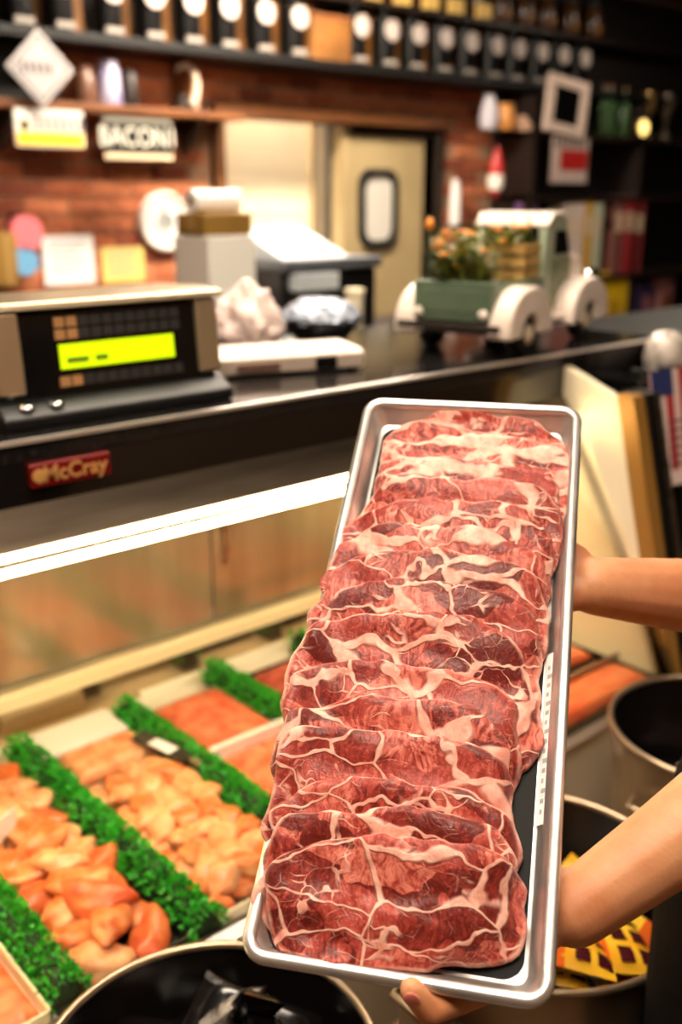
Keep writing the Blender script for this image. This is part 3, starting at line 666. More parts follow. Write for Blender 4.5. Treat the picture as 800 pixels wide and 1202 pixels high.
ornament('brown_jug', 100, 105, [(.045, 0), (.05, .03), (.045, .11), (.03, .14)], mat('umber', (96, 62, 44), .4), 'brown jug left of the lilac stein')
t = thing('antler_ornament', 'curled pale antler ornament on a dark stand near the shelf end', 'ornament', (wallpos(213, 100, 2.83)[0], 2.83, sz+.035))
MB().lathe([(.055, 0), (.055, .02), (.03, .035), (.028, .07)], 20).build('stand', woodd, t, smooth='auto')
MB().tube([(.06*math.cos(a)+.01, -.02, .11+.085*math.sin(a)) for a in np.linspace(2.4, -.9, 14)]+[(.06, -.02, .0)], list(np.linspace(.008, .022, 15)), 8).build('horn', mat('bone', (206, 182, 160), .5), t, smooth=True)

# long black ledge and its row of black jugs
lz = 2.272
le = thing('display_ledge', 'long black wooden ledge above the brick wall', 'shelf', (0, 0, lz))
MB().box((.6, 2.72, -.04), (7.6, 3.0, 0)).build('board', black, le, bevel=.004)
MB().box((.6, 2.96, 0), (7.6, 3.0, .64)).build('back_board', mat('near_black_wood', (22, 15, 11), .6), le)
MB().box((.6, 2.80, .298), (7.6, 2.98, .32)).build('upper_board', woodd, le)
ups = mat('gap_wood', (132, 86, 36), .5, 0, (98, 62, 24), 6)
jug_px = [22, 70, 127, 175, 220, 262, 304, 343, 415, 450, 482, 514, 544, 574, 600, 627, 652, 677]
proto = None; ordn = ['first', 'second', 'third', 'fourth', 'fifth', 'sixth', 'seventh', 'eighth', 'ninth', 'tenth', 'eleventh', 'twelfth', 'thirteenth', 'fourteenth', 'fifteenth', 'sixteenth', 'seventeenth', 'eighteenth']
jm = mat('jug_black', (10, 9, 9), .3); lw = mat('label_white', (206, 196, 188), .5, 0, (160, 144, 138), 60); jm.node_tree.nodes['Principled BSDF'].inputs['Specular IOR Level'].default_value = .15
for i, px in enumerate(jug_px):
    X = onY(px, 30+px*.07, 2.84)[0]
    lab = ordn[i]+' black jug with a round white label from the left on the ledge'
    if proto is None:
        proto = thing('black_jug', lab, 'jug', (X, 2.84, lz), 0, 'black jugs along the ledge')
        MB().lathe([(.058, 0), (.064, .006), (.064, .245), (.05, .262), (.026, .272), (.024, .28), (.028, .281), (.028, .292), (.01, .293)], 24).build('body', jm, proto, smooth='auto')
        MB().lathe([(.052, -.064), (.052, -.0665), (.03, -.067), (.003, -.067)], 24, (0, 0, .188), 'y').build('round_label', lw, proto)
        MB().box((-.042, -.0655, .018), (.042, -.05, .042)).build('lower_label', mat('label_dim', (140, 132, 124), .5), proto)
    else:
        o = copy_tree(proto); o.location = (X, 2.84, lz); o['label'] = lab
    if i < 15: 
        xu = onY(px+23 - i*.55, 30+px*.07, 2.9)[0]
        MB().box((xu-.02, 2.90, 0), (xu+.025, 2.955, .298)).build('upright', ups, le)
p, q = onY(355, 30, 2.84), onY(400, 60, 2.84)
t = thing('ochre_crate', 'ochre wooden box standing in the row of black jugs', 'box', ((p[0]+q[0])/2, 2.84, lz)); a = (q[0]-p[0])/2
MB().box((-a, -.08, 0), (a, .06, .21)).build('front', ups, t, bevel=.004); MB().box((-a-.004, -.084, .19), (a+.004, .064, .215)).build('lid', woodm, t)
up_px = [398, 430, 464, 497, 527, 560, 588, 615, 640, 668, 695]
proto = None
for i, px in enumerate(up_px):
    X = onY(px, 15, 2.87)[0]; lab = ordn[i]+' jar from the left on the upper ledge shelf'
    if i < 6: lab = ordn[i]+' jar from the left with a glowing amber label on the upper shelf'
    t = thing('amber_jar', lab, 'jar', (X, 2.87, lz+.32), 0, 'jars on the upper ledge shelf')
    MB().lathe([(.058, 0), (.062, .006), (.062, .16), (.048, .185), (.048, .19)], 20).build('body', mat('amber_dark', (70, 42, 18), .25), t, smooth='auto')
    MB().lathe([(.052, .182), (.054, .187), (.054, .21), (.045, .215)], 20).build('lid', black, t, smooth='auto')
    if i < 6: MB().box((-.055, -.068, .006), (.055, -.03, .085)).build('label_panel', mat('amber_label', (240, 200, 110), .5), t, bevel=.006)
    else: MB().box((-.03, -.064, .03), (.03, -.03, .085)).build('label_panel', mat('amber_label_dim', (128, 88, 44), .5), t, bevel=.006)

# ------------------------------------------------------------------ DARK SHELVES AT THE RIGHT
ds = thing('dark_shelving', 'dark wooden shelving right of the doorway crowded with keepsakes', 'shelf', (0, 0, 0))
MB().box((4.58, 2.94, 0), (7.9, 3.0, 2.23)).build('back_panel', mat('near_black_wood', (22, 15, 11), .6), ds)
for z in (2.00, 1.62, 1.10, .72): MB().box((4.58, 2.66, z-.03), (7.9, 2.95, z)).build('board', woodd, ds)
for x in (4.58, 5.75, 6.95): MB().box((x, 2.67, 0), (x+.04, 2.95, 2.2)).build('upright', woodd, ds)
SY = 2.76
def sx(px, py=150): return onY(px, py, SY)[0]
t = thing('picture_frame', 'tilted white picture frame with a dark photograph on the dark shelving', 'picture frame', (onY(663, 125, 2.62)[0], 2.62, onY(663, 125, 2.62)[2])); t.rotation_euler = (0, math.radians(6), 0)
a, b = .20, .16
for lo, hi in (((-a, -.02, -b), (-a+.065, 0, b)), ((a-.065, -.02, -b), (a, 0, b)), ((-a+.065, -.02, -b), (a-.065, 0, -b+.055)), ((-a+.065, -.02, b-.055), (a-.065, 0, b))): MB().box(lo, hi).build('moulding', mat('frame_white', (222, 200, 186), .5), t)
MB().box((-a+.06, -.008, -b+.05), (a-.06, 0, b-.05)).build('photograph', blackg, t)
p = onY(668, 188, 2.62)
t = thing('wall_plaque', 'white plaque with a red band and dark print below the picture frame', 'sign', (p[0], 2.62, p[2])); a, b = .185, .135
MB().box((-a, -.004, -b), (a, 0, b)).build('plate', mat('plaque_pale', (196, 176, 168), .5), t)
MB().box((-a*.55, -.006, -b*.45), (a*.95, -.004, b*.45)).build('red_band', redp, t)
for i in range(6): MB().box((-a*.85+i*.055, -.006, b*.55), (-a*.85+i*.055+.025, -.004, b*.95)).build('character', mat('plaque_ink', (52, 40, 40), .5), t)
p = onY(585, 205, 2.62)
t = thing('red_float', 'red and white fishing float hanging below the dark shelf', 'ornament', (p[0], 2.64, p[2]))
MB().lathe([(.006, .16), (.016, .13), (.04, .07), (.048, .02), (.048, .0)], 18).build('upper_half', redp, t, smooth='auto'); MB().lathe([(.048, 0), (.048, -.05), (.036, -.085)], 18).build('white_band', white, t, smooth='auto'); MB().lathe([(.036, -.085), (.02, -.12), (.005, -.135)], 18).build('lower_tip', redp, t, smooth='auto')
MB().tube([(0, 0, .155), (0, 0, .38)], .003, 6).build('cord', black, t)
def books(px0, px1, py0, z, cols, lab, group):
    x0, x1 = onY(px0, py0, SY)[0], onY(px1, py0, SY)[0]; h_ = onY((px0+px1)/2, py0, SY)[2]-z; n = len(cols); wd = (x1-x0)/n
    for i, (c_, word) in enumerate(cols):
        t = thing('book', word+' '+lab, 'book', (x0+(i+.5)*wd, SY, z), 0, group); hh = h_*random.uniform(.9, 1)
        MB().box((-wd*.46, -.09, 0), (wd*.46, .1, hh)).build('cover', mat('book_'+word.replace(' ', '_'), c_, .6), t, bevel=.003)
        MB().box((-wd*.36, -.085, hh-.002), (wd*.36, .102, hh+.001)).build('pages', paper, t)
        MB().box((-wd*.3, -.0915, hh*.55), (wd*.3, -.0895, hh*.8)).build('spine_label', mat('spine_label', (214, 190, 160), .6), t)
books(652, 696, 234, 1.10, [((206, 190, 176), 'pale grey'), ((214, 196, 190), 'off white'), ((206, 158, 60), 'ochre'), ((190, 196, 170), 'faded green')], 'spined book standing below the plaque', 'books below the plaque')
books(710, 746, 226, 1.10, [((120, 72, 66), 'dull brown'), ((160, 40, 48), 'crimson'), ((140, 50, 52), 'maroon')], 'spined book standing right of the pale books', 'red books')
p = onY(710, 340, SY); 
t = thing('yellow_box', 'bright yellow box on the lowest visible dark shelf', 'box', (p[0], SY, .72)); MB().box((-.16, -.08, 0), (.16, .08, onY(710, 318, SY)[2]-.72)).build('carton', yell, t, bevel=.004); MB().box((-.06, -.082, .06), (.06, -.08, .2)).build('label_panel', mat('mustard', (196, 150, 20), .5), t)
t = thing('purple_bag', 'dark purple packet beside the yellow box', 'packet', (sx(752, 335), SY, .72)); MB().box((-.12, -.06, 0), (.10, .06, .30)).build('packet', mat('purple', (58, 44, 84), .5), t, bevel=.02); MB().box((-.05, -.062, .1), (.05, -.06, .2)).build('label_panel', mat('dull_pink', (150, 96, 96), .6), t)
t = thing('pink_packet', 'dull pink packet right of the purple packet', 'packet', (sx(775, 335), SY, .72)); MB().box((-.09, -.06, 0), (.10, .06, .32)).build('packet', MATS['dull_pink'], t, bevel=.02); MB().box((-.04, -.062, .1), (.05, -.06, .2)).build('label_panel', woodm, t)
ornament('purple_vase', 617, 240, [(.04, 0), (.075, .05), (.08, .11), (.05, .16)], mat('violet', (150, 116, 176), .35), 'violet round vase behind the toy truck roof', SY, 1.10+.36)
MB().box((4.7, 2.68, 1.43), (5.6, 2.94, 1.46)).build('board', woodd, ds)
ornament('white_candle', 534, 235, [(.03, 0), (.032, .01), (.03, .2), (.02, .25)], paper, 'white candle by the brick pier left of the dark shelving', 2.9, 1.45)
MB().box((4.2, 2.8, 1.42), (4.56, 2.99, 1.45)).build('bracket_shelf', woodd, ds)
for i, (px, z_, prof, c_, lb) in enumerate([(574, 2.0, [(.05, 0), (.06, .08), (.03, .17)], (190, 186, 196), 'silver grey trinket on the upper dark shelf'), (592, 2.0, [(.06, 0), (.075, .06), (.05, .13)], (206, 140, 70), 'orange trinket on the upper dark shelf'), (613, 2.0, [(.07, 0), (.08, .03), (.03, .07)], (214, 176, 150), 'low peach trinket on the upper dark shelf')]):
    ornament('trinket', px, 130, prof, mat('trinket_%d' % i, c_, .4), lb, SY, z_)
grn = mat('bottle_green', (60, 88, 52), .2)
for i, (px, m, lb) in enumerate([(708, grn, 'tall green bottle nearest the picture frame'), (716, grn, 'tall green bottle second from the picture frame'), (732, grn, 'tall green bottle third from the picture frame'), (760, mat('brass', (170, 140, 90), .3, .8), 'brass trophy on the top dark shelf'), (782, mat('pewter', (120, 110, 96), .35, .8), 'pewter trophy at the right end of the top dark shelf')]):
    if i < 3: ornament('bottle', px, 130, [(.035, 0), (.037, .01), (.037, .19), (.016, .25), (.015, .30)], m, lb, SY, 2.0, 'bottle', woodm)
    else: ornament('trophy', px, 130, [(.05, 0), (.05, .03), (.015, .05), (.015, .14), (.05, .2), (.055, .28), (.04, .29)], m, lb, SY, 2.0, 'trophy')
p = onY(755, 150, 2.62)
t = thing('shelf_lamp', 'small round glowing lamp on the dark shelf edge', 'lamp', (p[0], 2.63, p[2]))
MB().lathe([(.03, .03), (.055, .03), (.06, .0), (.055, -.01)], 20, (0, 0, 0), 'y').build('bezel', MATS['brass'], t, smooth='auto')
MB().lathe([(.05, -.01), (.04, -.022), (.003, -.03)], 20, (0, 0, 0), 'y').build('lens', mat('lamp_lens', (255, 230, 150), .4, emit=(255, 214, 120), estr=2.5), t, smooth=True)
p = onY(705, 150, 2.62)

# ================================================================== TUBS IN FRONT OF THE CASE
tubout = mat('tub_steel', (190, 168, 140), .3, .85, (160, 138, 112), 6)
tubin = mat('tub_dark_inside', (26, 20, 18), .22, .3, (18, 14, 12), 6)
def tub(x, y, r, zr, label):
    hh = .30; z0 = zr-hh
    t = thing('metal_tub', label, 'tub', (x, y, z0), 0, 'round tubs before the case')
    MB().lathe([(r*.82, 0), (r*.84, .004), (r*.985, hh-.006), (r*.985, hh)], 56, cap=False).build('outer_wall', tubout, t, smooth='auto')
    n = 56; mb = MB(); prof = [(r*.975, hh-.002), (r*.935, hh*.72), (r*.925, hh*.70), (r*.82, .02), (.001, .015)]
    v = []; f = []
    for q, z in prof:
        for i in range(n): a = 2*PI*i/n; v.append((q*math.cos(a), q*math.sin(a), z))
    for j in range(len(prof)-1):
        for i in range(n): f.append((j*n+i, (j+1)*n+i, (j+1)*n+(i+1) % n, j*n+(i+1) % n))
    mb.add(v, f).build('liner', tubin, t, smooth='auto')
    MB().tube([(r*.985*math.cos(a), r*.985*math.sin(a), hh) for a in np.linspace(0, 2*PI, 57)[:-1]], .0055, 8, True).build('rim', tubout, t, smooth=True)
    for sg in (-1, 1):
        MB().tube([(sg*r*.95, -.05, hh*.72), (sg*(r*.95+.03), -.045, hh*.70), (sg*(r*.95+.03), .045, hh*.70), (sg*r*.95, .05, hh*.72)], .006, 8).build('handle', tubout, t, smooth=True)
    # crate it stands on
    c = thing('wooden_stand', 'slatted wooden stand under the '+label.split(' holding')[0].replace('dark ', ''), 'stand', (x, y, 0), 0, 'stands under the tubs')
    a = r*.72
    for i in range(5): MB().box((-a, -a+i*a*.42, z0-.02), (a, -a+i*a*.42+a*.32, z0)).build('slat', woodm, c)
    for sx_ in (-1, 1):
        for sy_ in (-1, 1): MB().box((sx_*a*.85-.02, sy_*a*.85-.02, 0), (sx_*a*.85+.02, sy_*a*.85+.02, z0-.02)).build('leg', woodv, c)
        MB().box((sx_*a*.85-.01, -a*.9, z0-.10), (sx_*a*.85+.01, a*.9, z0-.02)).build('apron', woodm, c)
    return z0
T1 = (-.10, -.652, .198, .68); T2 = (.44, -.69, .222, .68); T3 = (.995, -.675, .2, .71)
tub(*T1, 'dark round tub at the bottom left holding black wrapped packs')
tub(*T2, 'dark round tub under the steak tray holding yellow packs')
tub(*T3, 'dark round tub at the right by the case end holding dark packs')
def pouch_mesh(w_, l_, th):
    k = MB(); n = 12
    for lev in (1, -1):
        for i in range(n+1):
            for j in range(n+1):
                u, v = -1+2*i/n, -1+2*j/n; e = max(0, (1-u**4)*(1-v**4))**.6
                k.v.append((u*w_/2*(1-.05*(1-abs(v))), v*l_/2, lev*th/2*e*(1+.25*noise.noise((u*2.5, v*2.5, lev)))))
    N = (n+1)**2
    for i in range(n):
        for j in range(n):
            q = [i*(n+1)+j, (i+1)*(n+1)+j, (i+1)*(n+1)+j+1, i*(n+1)+j+1]; k.f.append(tuple(q)); k.f.append(tuple(N+p for p in q[::-1]))
    return k
def patch(w0, w1, l0, l1, W_, L_, th, off=.0012):   # print that follows the pouch's bulge
    k = MB(); n = 6
    for i in range(n+1):
        for j in range(n+1):
            x = w0+(w1-w0)*i/n; y = l0+(l1-l0)*j/n; u, v = x/(W_/2), y/(L_/2); e = max(0, (1-u**4)*(1-v**4))**.6
            k.v.append((x, y, th/2*e*(1+.25*noise.noise((u*2.5, v*2.5, 1)))+off))
    for i in range(n):
        for j in range(n): q = i*(n+1)+j; k.f.append((q, q+n+1, q+n+2, q+1))
    return k
packY = mat('pack_yellow', (240, 170, 24), .3, 0, (248, 206, 60), 14); packD = mat('pack_maroon', (70, 16, 20), .25); packB = mat('pack_black', (14, 11, 11), .18); packO = mat('pack_orange', (226, 100, 20), .3); packC = mat('pack_clear', (206, 196, 186), .15, .3, (80, 70, 64), 50, bump=.6, bscale=80); packP = mat('pack_pink', (206, 150, 136), .3)
def pouch(name, label, loc, rot, W_, L_, th, m, prints, group):
    t = thing(name, label, 'package', loc, 0, group); t.rotation_euler = rot
    pouch_mesh(W_, L_, th).build('bag', m, t, smooth=True)
    for nm, a0, a1, b0, b1, mm in prints: patch(a0, a1, b0, b1, W_, L_, th).build(nm, mm, t, smooth=True)
    return t
checks = [('checker', -.06+.04*i, -.06+.04*i+.026, -.088+.03*j, -.088+.03*j+.02, packD) for i in range(3) for j in range(2)]
checks += [('checker', -.06+.04*i, -.06+.04*i+.026, .045+.028*j, .045+.028*j+.018, packD) for i in range(3) for j in range(2)]
YP = checks+[('orange_band', -.07, .07, -.025, .0, packO), ('title_mark', -.05, .05, .012, .02, packD), ('title_mark', -.04, .04, .026, .032, packD)]
g2 = 'yellow packs in the middle tub'
for i, (px, py, z, rx, ry, rz, lb, pr_) in enumerate([
    (560, 1200, .66, .1, .1, .75, 'yellow pack with maroon checks under the tray front corner', YP),
    (650, 1175, .685, .15, .22, .70, 'yellow pack with an orange band right below the tray corner', YP),
    (735, 1140, .67, .1, .1, .9, 'yellow and maroon checked pack beneath the near forearm', YP),
    (745, 1095, .66, .45, -.2, .1, 'yellow-orange pack standing between forearm and black apron', [('orange_band', -.06, .06, -.1, -.04, packO)]),
    (450, 1190, .60, .6, 0, .9, 'plain yellow pack beside the thumb on the tray front edge', [('orange_band', -.05, .05, -.02, .02, packO)]),
    (585, 1195, .60, .2, .1, -1.5, 'pink and maroon pack at the bottom of the yellow packs', [('checker', -.06+.045*i, -.06+.045*i+.03, -.10+.05*j, -.10+.05*j+.035, packD) for i in range(3) for j in range(4)])]):
    p = onZ(px, py, z); dx, dy = p[0]-T2[0], p[1]-T2[1]; d_ = math.hypot(dx, dy); mxr = .10 if z >= .66 else .055
    if d_ > mxr: dx, dy = dx*mxr/d_, dy*mxr/d_
    pouch('sausage_pack', lb, (T2[0]+dx, T2[1]+dy, z-.02), (rx, ry, rz), .14, .185, .035, packP if i == 5 else packY, pr_, g2)
for i, (dx, dy, z, lb) in enumerate([(.05, .09, .60, 'crumpled clear wrapped pack by the rear of the middle tub'), (-.06, .10, .56, 'clear wrapped pack low in the middle tub')]):
    pouch('clear_pack', lb, (T2[0]+dx, T2[1]+dy, z-.03), (.5, .2, .8+i), .09, .13, .05, packC, [('label_panel', -.02, .02, -.03, .03, paper)], g2)
g1 = 'black packs in the left tub'
for i, (px, py, z, rx, ry, rz, W_, L_, m, pr_, lb) in enumerate([
    (265, 1180, .585, -.9, .3, .3, .07, .13, packC, [('label_panel', .0, .02, -.03, -.01, paper)], 'crumpled clear-topped pack standing in the left tub'),
    (325, 1160, .60, -1.0, .35, -.7, .055, .19, packB, [('orange_tag', -.012, .012, -.06, -.03, packY)], 'slim black pack with a tan edge leaning in the left tub'),
    (350, 1185, .585, -.9, .3, -.8, .05, .17, packB, [('orange_tag', -.016, .016, -.05, -.015, packY)], 'slim black pack with a yellow tag leaning in the left tub'),
    (230, 1215, .56, -.4, .1, .2, .12, .16, packB, [('label_panel', -.02, .03, .0, .02, packC)], 'flat black pack at the front of the left tub'),
    (180, 1200, .55, .3, .2, 1.0, .12, .16, packB, [('label_panel', -.02, .03, .0, .02, packD)], 'flat black pack at the left side of the left tub'),
    (300, 1240, .58, .2, -.3, .5, .10, .16, packB, [('label_panel', -.02, .03, .0, .02, packC)], 'black pack with a grey label nearest the camera')]):
    p = onZ(px, py, z); dx, dy = p[0]-T1[0], p[1]-T1[1]; d_ = math.hypot(dx, dy); mxr = .105
    if d_ > mxr: dx, dy = dx*mxr/d_, dy*mxr/d_
    pouch('wrapped_pack', lb, (T1[0]+dx, T1[1]+dy, z+.055), (rx, ry, rz), W_, L_, .03, m, pr_, g1)
for i, (dx, dy, m, lb) in enumerate([(-.08, .0, packB, 'black pack at the left of the right-hand tub'), (.02, .06, packB, 'black pack at the rear of the right-hand tub'), (-.05, -.09, packO, 'orange pack low in the right-hand tub'), (.08, -.04, packD, 'maroon pack at the right of the right-hand tub')]):
    pouch('wrapped_pack', lb, (T3[0]+dx, T3[1]+dy, .56), (.3, .2*i-.3, i*1.1), .11, .15, .035, m, [('label_panel', -.03, .03, -.02, .02, packC)], 'packs in the right-hand tub')

# ================================================================== THE TRAY OF STEAKS
TO = np.array([-.1974, -.8653, 1.0369]); TS = np.array([.5903, -.8072, 0.]); TS /= np.linalg.norm(TS)
TT = np.array([.6673, .4872, .5633]); TT -= TS*(TT@TS); TT /= np.linalg.norm(TT); TN = np.cross(TS, TT)
TO = TO-.006*TT; TW, TL = .25, .634
def tw(s_, t_, w_): return TO+s_*TS+t_*TT+w_*TN
def trayM(s0, t0, w0=0):
    o = tw(s0, t0, w0); return Matrix(((TS[0], TT[0], TN[0], o[0]), (TS[1], TT[1], TN[1], o[1]), (TS[2], TT[2], TN[2], o[2]), (0, 0, 0, 1)))
tray = thing('steel_tray', 'long rolled-rim metal tray held up in both hands, full of steaks', 'tray'); tray.matrix_world = trayM(TW/2, TL/2)
def loopmesh(loops, n=8):
    k = MB(); m = None
    for ins, z, r in loops:
        p = rrect(TW-2*ins, TL-2*ins, r, n); m = len(p); k.v += [(a, b, z) for a, b in p]
    for j in range(len(loops)-1):
        for i in range(m): k.f.append((j*m+i, j*m+(i+1) % m, (j+1)*m+(i+1) % m, (j+1)*m+i))
    k.f.append(tuple(range(m))[::-1]); k.f.append(tuple(range((len(loops)-1)*m, len(loops)*m))); return k
loopmesh([(.023, -.0225, .010), (.0205, -.0215, .011), (.019, -.019, .012), (.0125, -.003, .014), (.0105, -.0005, .015), (.004, -.0005, .018), (.004, -.003, .018), (.010, -.005, .015), (.0175, -.020, .012), (.0205, -.024, .011), (.023, -.0255, .010)]).build('pan', pansteel, tray, smooth='auto')
MB().tube([(a, b, .0) for a, b in rrect(TW-.012, TL-.012, .017, 8)], .0060, 10, True).build('rolled_rim', pansteel, tray, smooth=True)
ln = loopmesh([(.024, -.0224, .018), (.024, -.0212, .018)]).build('black_liner', mat('liner_black', (8, 7, 8), .5), None); ln.matrix_world = trayM(TW/2, TL/2); MATS['liner_black'].node_tree.nodes['Principled BSDF'].inputs['Specular IOR Level'].default_value = .12
tag(ln, 'black plastic liner under the steaks in the held tray', 'liner')
lb_ = thing('paper_label', 'narrow white printed paper strip along the right inner wall of the tray', 'label'); lb_.matrix_world = trayM(.2295, .235, -.0185)
lb_.rotation_euler.rotate_axis('Y', math.radians(-52))
MB().box((-.002, -.085, 0), (.011, .085, .0006)).build('strip', paper, lb_)
for i in range(16): MB().box((.002, -.075+i*.0095, .0006), (.002+.006*(.5+.5*((i*7) % 3)/2), -.075+i*.0095+.004, .0009)).build('print_mark', mat('print_grey', (170, 168, 168), .6), lb_)

# --- marbled pork
def meat_material():
    m = bpy.data.materials.new('marbled_pork'); m.use_nodes = True; nt = m.node_tree; N = nt.nodes.new; L = nt.links.new; b = nt.nodes['Principled BSDF']
    tc = N('ShaderNodeTexCoord'); oi = N('ShaderNodeObjectInfo')
    mul = N('ShaderNodeMath'); mul.operation = 'MULTIPLY'; mul.inputs[1].default_value = 37.0; L(oi.outputs['Random'], mul.inputs[0])
    cb = N('ShaderNodeCombineXYZ'); L(mul.outputs[0], cb.inputs[0]); L(mul.outputs[0], cb.inputs[2])
    ad = N('ShaderNodeVectorMath'); ad.operation = 'ADD'; L(tc.outputs['Object'], ad.inputs[0]); L(cb.outputs[0], ad.inputs[1])
    # warp
    wn = N('ShaderNodeTexNoise'); wn.inputs['Scale'].default_value = 26; wn.inputs['Detail'].default_value = 2; L(ad.outputs[0], wn.inputs['Vector'])
    sub = N('ShaderNodeVectorMath'); sub.operation = 'SUBTRACT'; sub.inputs[1].default_value = (.5, .5, .5); L(wn.outputs['Color'], sub.inputs[0])
    scl = N('ShaderNodeVectorMath'); scl.operation = 'SCALE'; scl.inputs['Scale'].default_value = .034; L(sub.outputs[0], scl.inputs[0])
    ad2 = N('ShaderNodeVectorMath'); ad2.operation = 'ADD'; L(ad.outputs[0], ad2.inputs[0]); L(scl.outputs[0], ad2.inputs[1])
    mp = N('ShaderNodeMapping'); mp.inputs['Scale'].default_value = (.62, 1.15, .6); L(ad2.outputs[0], mp.inputs[0])
    def noise_(scale, det=3, src=None):
        n = N('ShaderNodeTexNoise'); n.inputs['Scale'].default_value = scale; n.inputs['Detail'].default_value = det; L(src or ad.outputs[0], n.inputs['Vector']); return n.outputs[0]
    def mr(src, a, b_, c_=0., d_=1., smooth=True):
        r = N('ShaderNodeMapRange'); r.interpolation_type = 'SMOOTHSTEP' if smooth else 'LINEAR'
        r.inputs['From Min'].default_value = a; r.inputs['From Max'].default_value = b_; r.inputs['To Min'].default_value = c_; r.inputs['To Max'].default_value = d_; L(src, r.inputs[0]); return r.outputs[0]
    def math_(op, a, b_):
        n = N('ShaderNodeMath'); n.operation = op
        for i, q in enumerate((a, b_)):
            if isinstance(q, (int, float)): n.inputs[i].default_value = q
            else: L(q, n.inputs[i])
        return n.outputs[0]
    def vein(scale, wsrc, wlo, whi, na=.35, nb_=.7):
        v = N('ShaderNodeTexVoronoi'); v.feature = 'DISTANCE_TO_EDGE'; v.inputs['Scale'].default_value = scale; L(mp.outputs[0], v.inputs['Vector'])
        wd = mr(wsrc, na, nb_, wlo, whi)
        q = math_('DIVIDE', v.outputs['Distance'], wd)
        return mr(q, .55, 1.25, 1, 0)
    oc = N('ShaderNodeSeparateColor'); L(oi.outputs['Color'], oc.inputs[0]); far_light = oc.outputs[0]      # brighter light on the far steaks, painted in as extra fat
    w1 = math_('ADD', noise_(15, 3), math_('MULTIPLY', far_light, .10))
    big_ = vein(21, w1, .022, .15, .47, .72)
    med = math_('MULTIPLY', vein(50, noise_(34), .006, .085, .42, .68), mr(math_('ADD', noise_(20), math_('MULTIPLY', far_light, .1)), .50, .62))
    fine = math_('MULTIPLY', vein(120, noise_(60), .015, .05), mr(noise_(48), .52, .66, 0, .45))
    blot = mr(math_('ADD', noise_(30, 5, ad2.outputs[0]), math_('MULTIPLY', far_light, .06)), .68, .76)
    at = N('ShaderNodeAttribute'); at.attribute_name = 'rim'
    rim = math_('MULTIPLY', mr(at.outputs['Fac'], .95, .99), mr(noise_(30), .42, .62, .12, .9))
    fat = math_('MAXIMUM', math_('MAXIMUM', big_, med), math_('MAXIMUM', math_('MAXIMUM', fine, blot), rim))
    # muscle colour with fibres
    mp2 = N('ShaderNodeMapping'); mp2.inputs['Scale'].default_value = (1, .16, 1); mp2.inputs['Rotation'].default_value = (0, 0, .25); L(ad2.outputs[0], mp2.inputs[0])
    fib = N('ShaderNodeTexNoise'); fib.inputs['Scale'].default_value = 260; fib.inputs['Detail'].default_value = 2; L(mp2.outputs[0], fib.inputs['Vector'])
    vc = N('ShaderNodeTexVoronoi'); vc.inputs['Scale'].default_value = 30; L(mp.outputs[0], vc.inputs['Vector'])
    sep = N('ShaderNodeSeparateColor'); L(vc.outputs['Color'], sep.inputs[0])
    tone = math_('ADD', math_('MULTIPLY', sep.outputs[0], .40), math_('ADD', math_('MULTIPLY', mr(fib.outputs[0], .3, .7), math_('ADD', .18, math_('MULTIPLY', mr(sep.outputs[1], .45, .8), .35))), math_('MULTIPLY', math_('ADD', noise_(120, 5), mr(noise_(420, 2), .58, .72, 0, .55)), .42)))
    cr_ = N('ShaderNodeValToRGB'); e = cr_.color_ramp.elements
    e[0].position = .36; e[0].color = (*lin((98, 28, 22)), 1); e[1].position = .98; e[1].color = (*lin((206, 116, 98)), 1)
    k = e.new(.62); k.color = (*lin((160, 60, 50)), 1)
    L(tone, cr_.inputs[0])
    fc = N('ShaderNodeValToRGB'); fe = fc.color_ramp.elements; fe[0].position = .3; fe[0].color = (*lin((210, 136, 118)), 1); fe[1].position = .7; fe[1].color = (*lin((236, 192, 174)), 1); L(noise_(70), fc.inputs[0])
    mix = N('ShaderNodeMix'); mix.data_type = 'RGBA'; L(fat, mix.inputs['Factor']); L(cr_.outputs[0], mix.inputs['A']); L(fc.outputs[0], mix.inputs['B'])
    L(mix.outputs['Result'], b.inputs['Base Color'])
    b.inputs['Roughness'].default_value = .4; b.inputs['Specular IOR Level'].default_value = .28; b.inputs['Subsurface Weight'].default_value = .12; b.inputs['Subsurface Radius'].default_value = (.006, .002, .0015)
    hb = math_('ADD', math_('MULTIPLY', fat, .8), math_('ADD', math_('MULTIPLY', fib.outputs[0], .5), math_('MULTIPLY', noise_(220, 2), .35)))
    bp = N('ShaderNodeBump'); bp.inputs['Strength'].default_value = .7; bp.inputs['Distance'].default_value = .0024; L(hb, bp.inputs['Height']); L(bp.outputs[0], b.inputs['Normal'])
    return m
pork = meat_material()
# height field of the pile, in tray coordinates
RES = .0025; GS, GT = np.meshgrid(np.arange(-.05, .30, RES), np.arange(-.05, .70, RES), indexing='ij')
Hf = np.full(GS.shape, -.0212)
din = np.minimum(np.minimum(GS, TW-GS), np.minimum(GT, TL-GT))
Hf = np.where(din < .022, -.0212+(.022-np.clip(din, .0, .022))/.022*.026, Hf)
def blur(a, n):
    for _ in range(n):
        a = np.pad(a, 1, mode='edge'); a = (a[:-2, 1:-1]+a[2:, 1:-1]+a[1:-1, :-2]+a[1:-1, 2:]+2*a[1:-1, 1:-1])/6
    return a
def samp(a, s_, t_):
    i = (s_+.05)/RES; j = (t_+.05)/RES; i0 = np.clip(i.astype(int), 0, a.shape[0]-2); j0 = np.clip(j.astype(int), 0, a.shape[1]-2); fi = i-i0; fj = j-j0
    return a[i0, j0]*(1-fi)*(1-fj)+a[i0+1, j0]*fi*(1-fj)+a[i0, j0+1]*(1-fi)*fj+a[i0+1, j0+1]*fi*fj
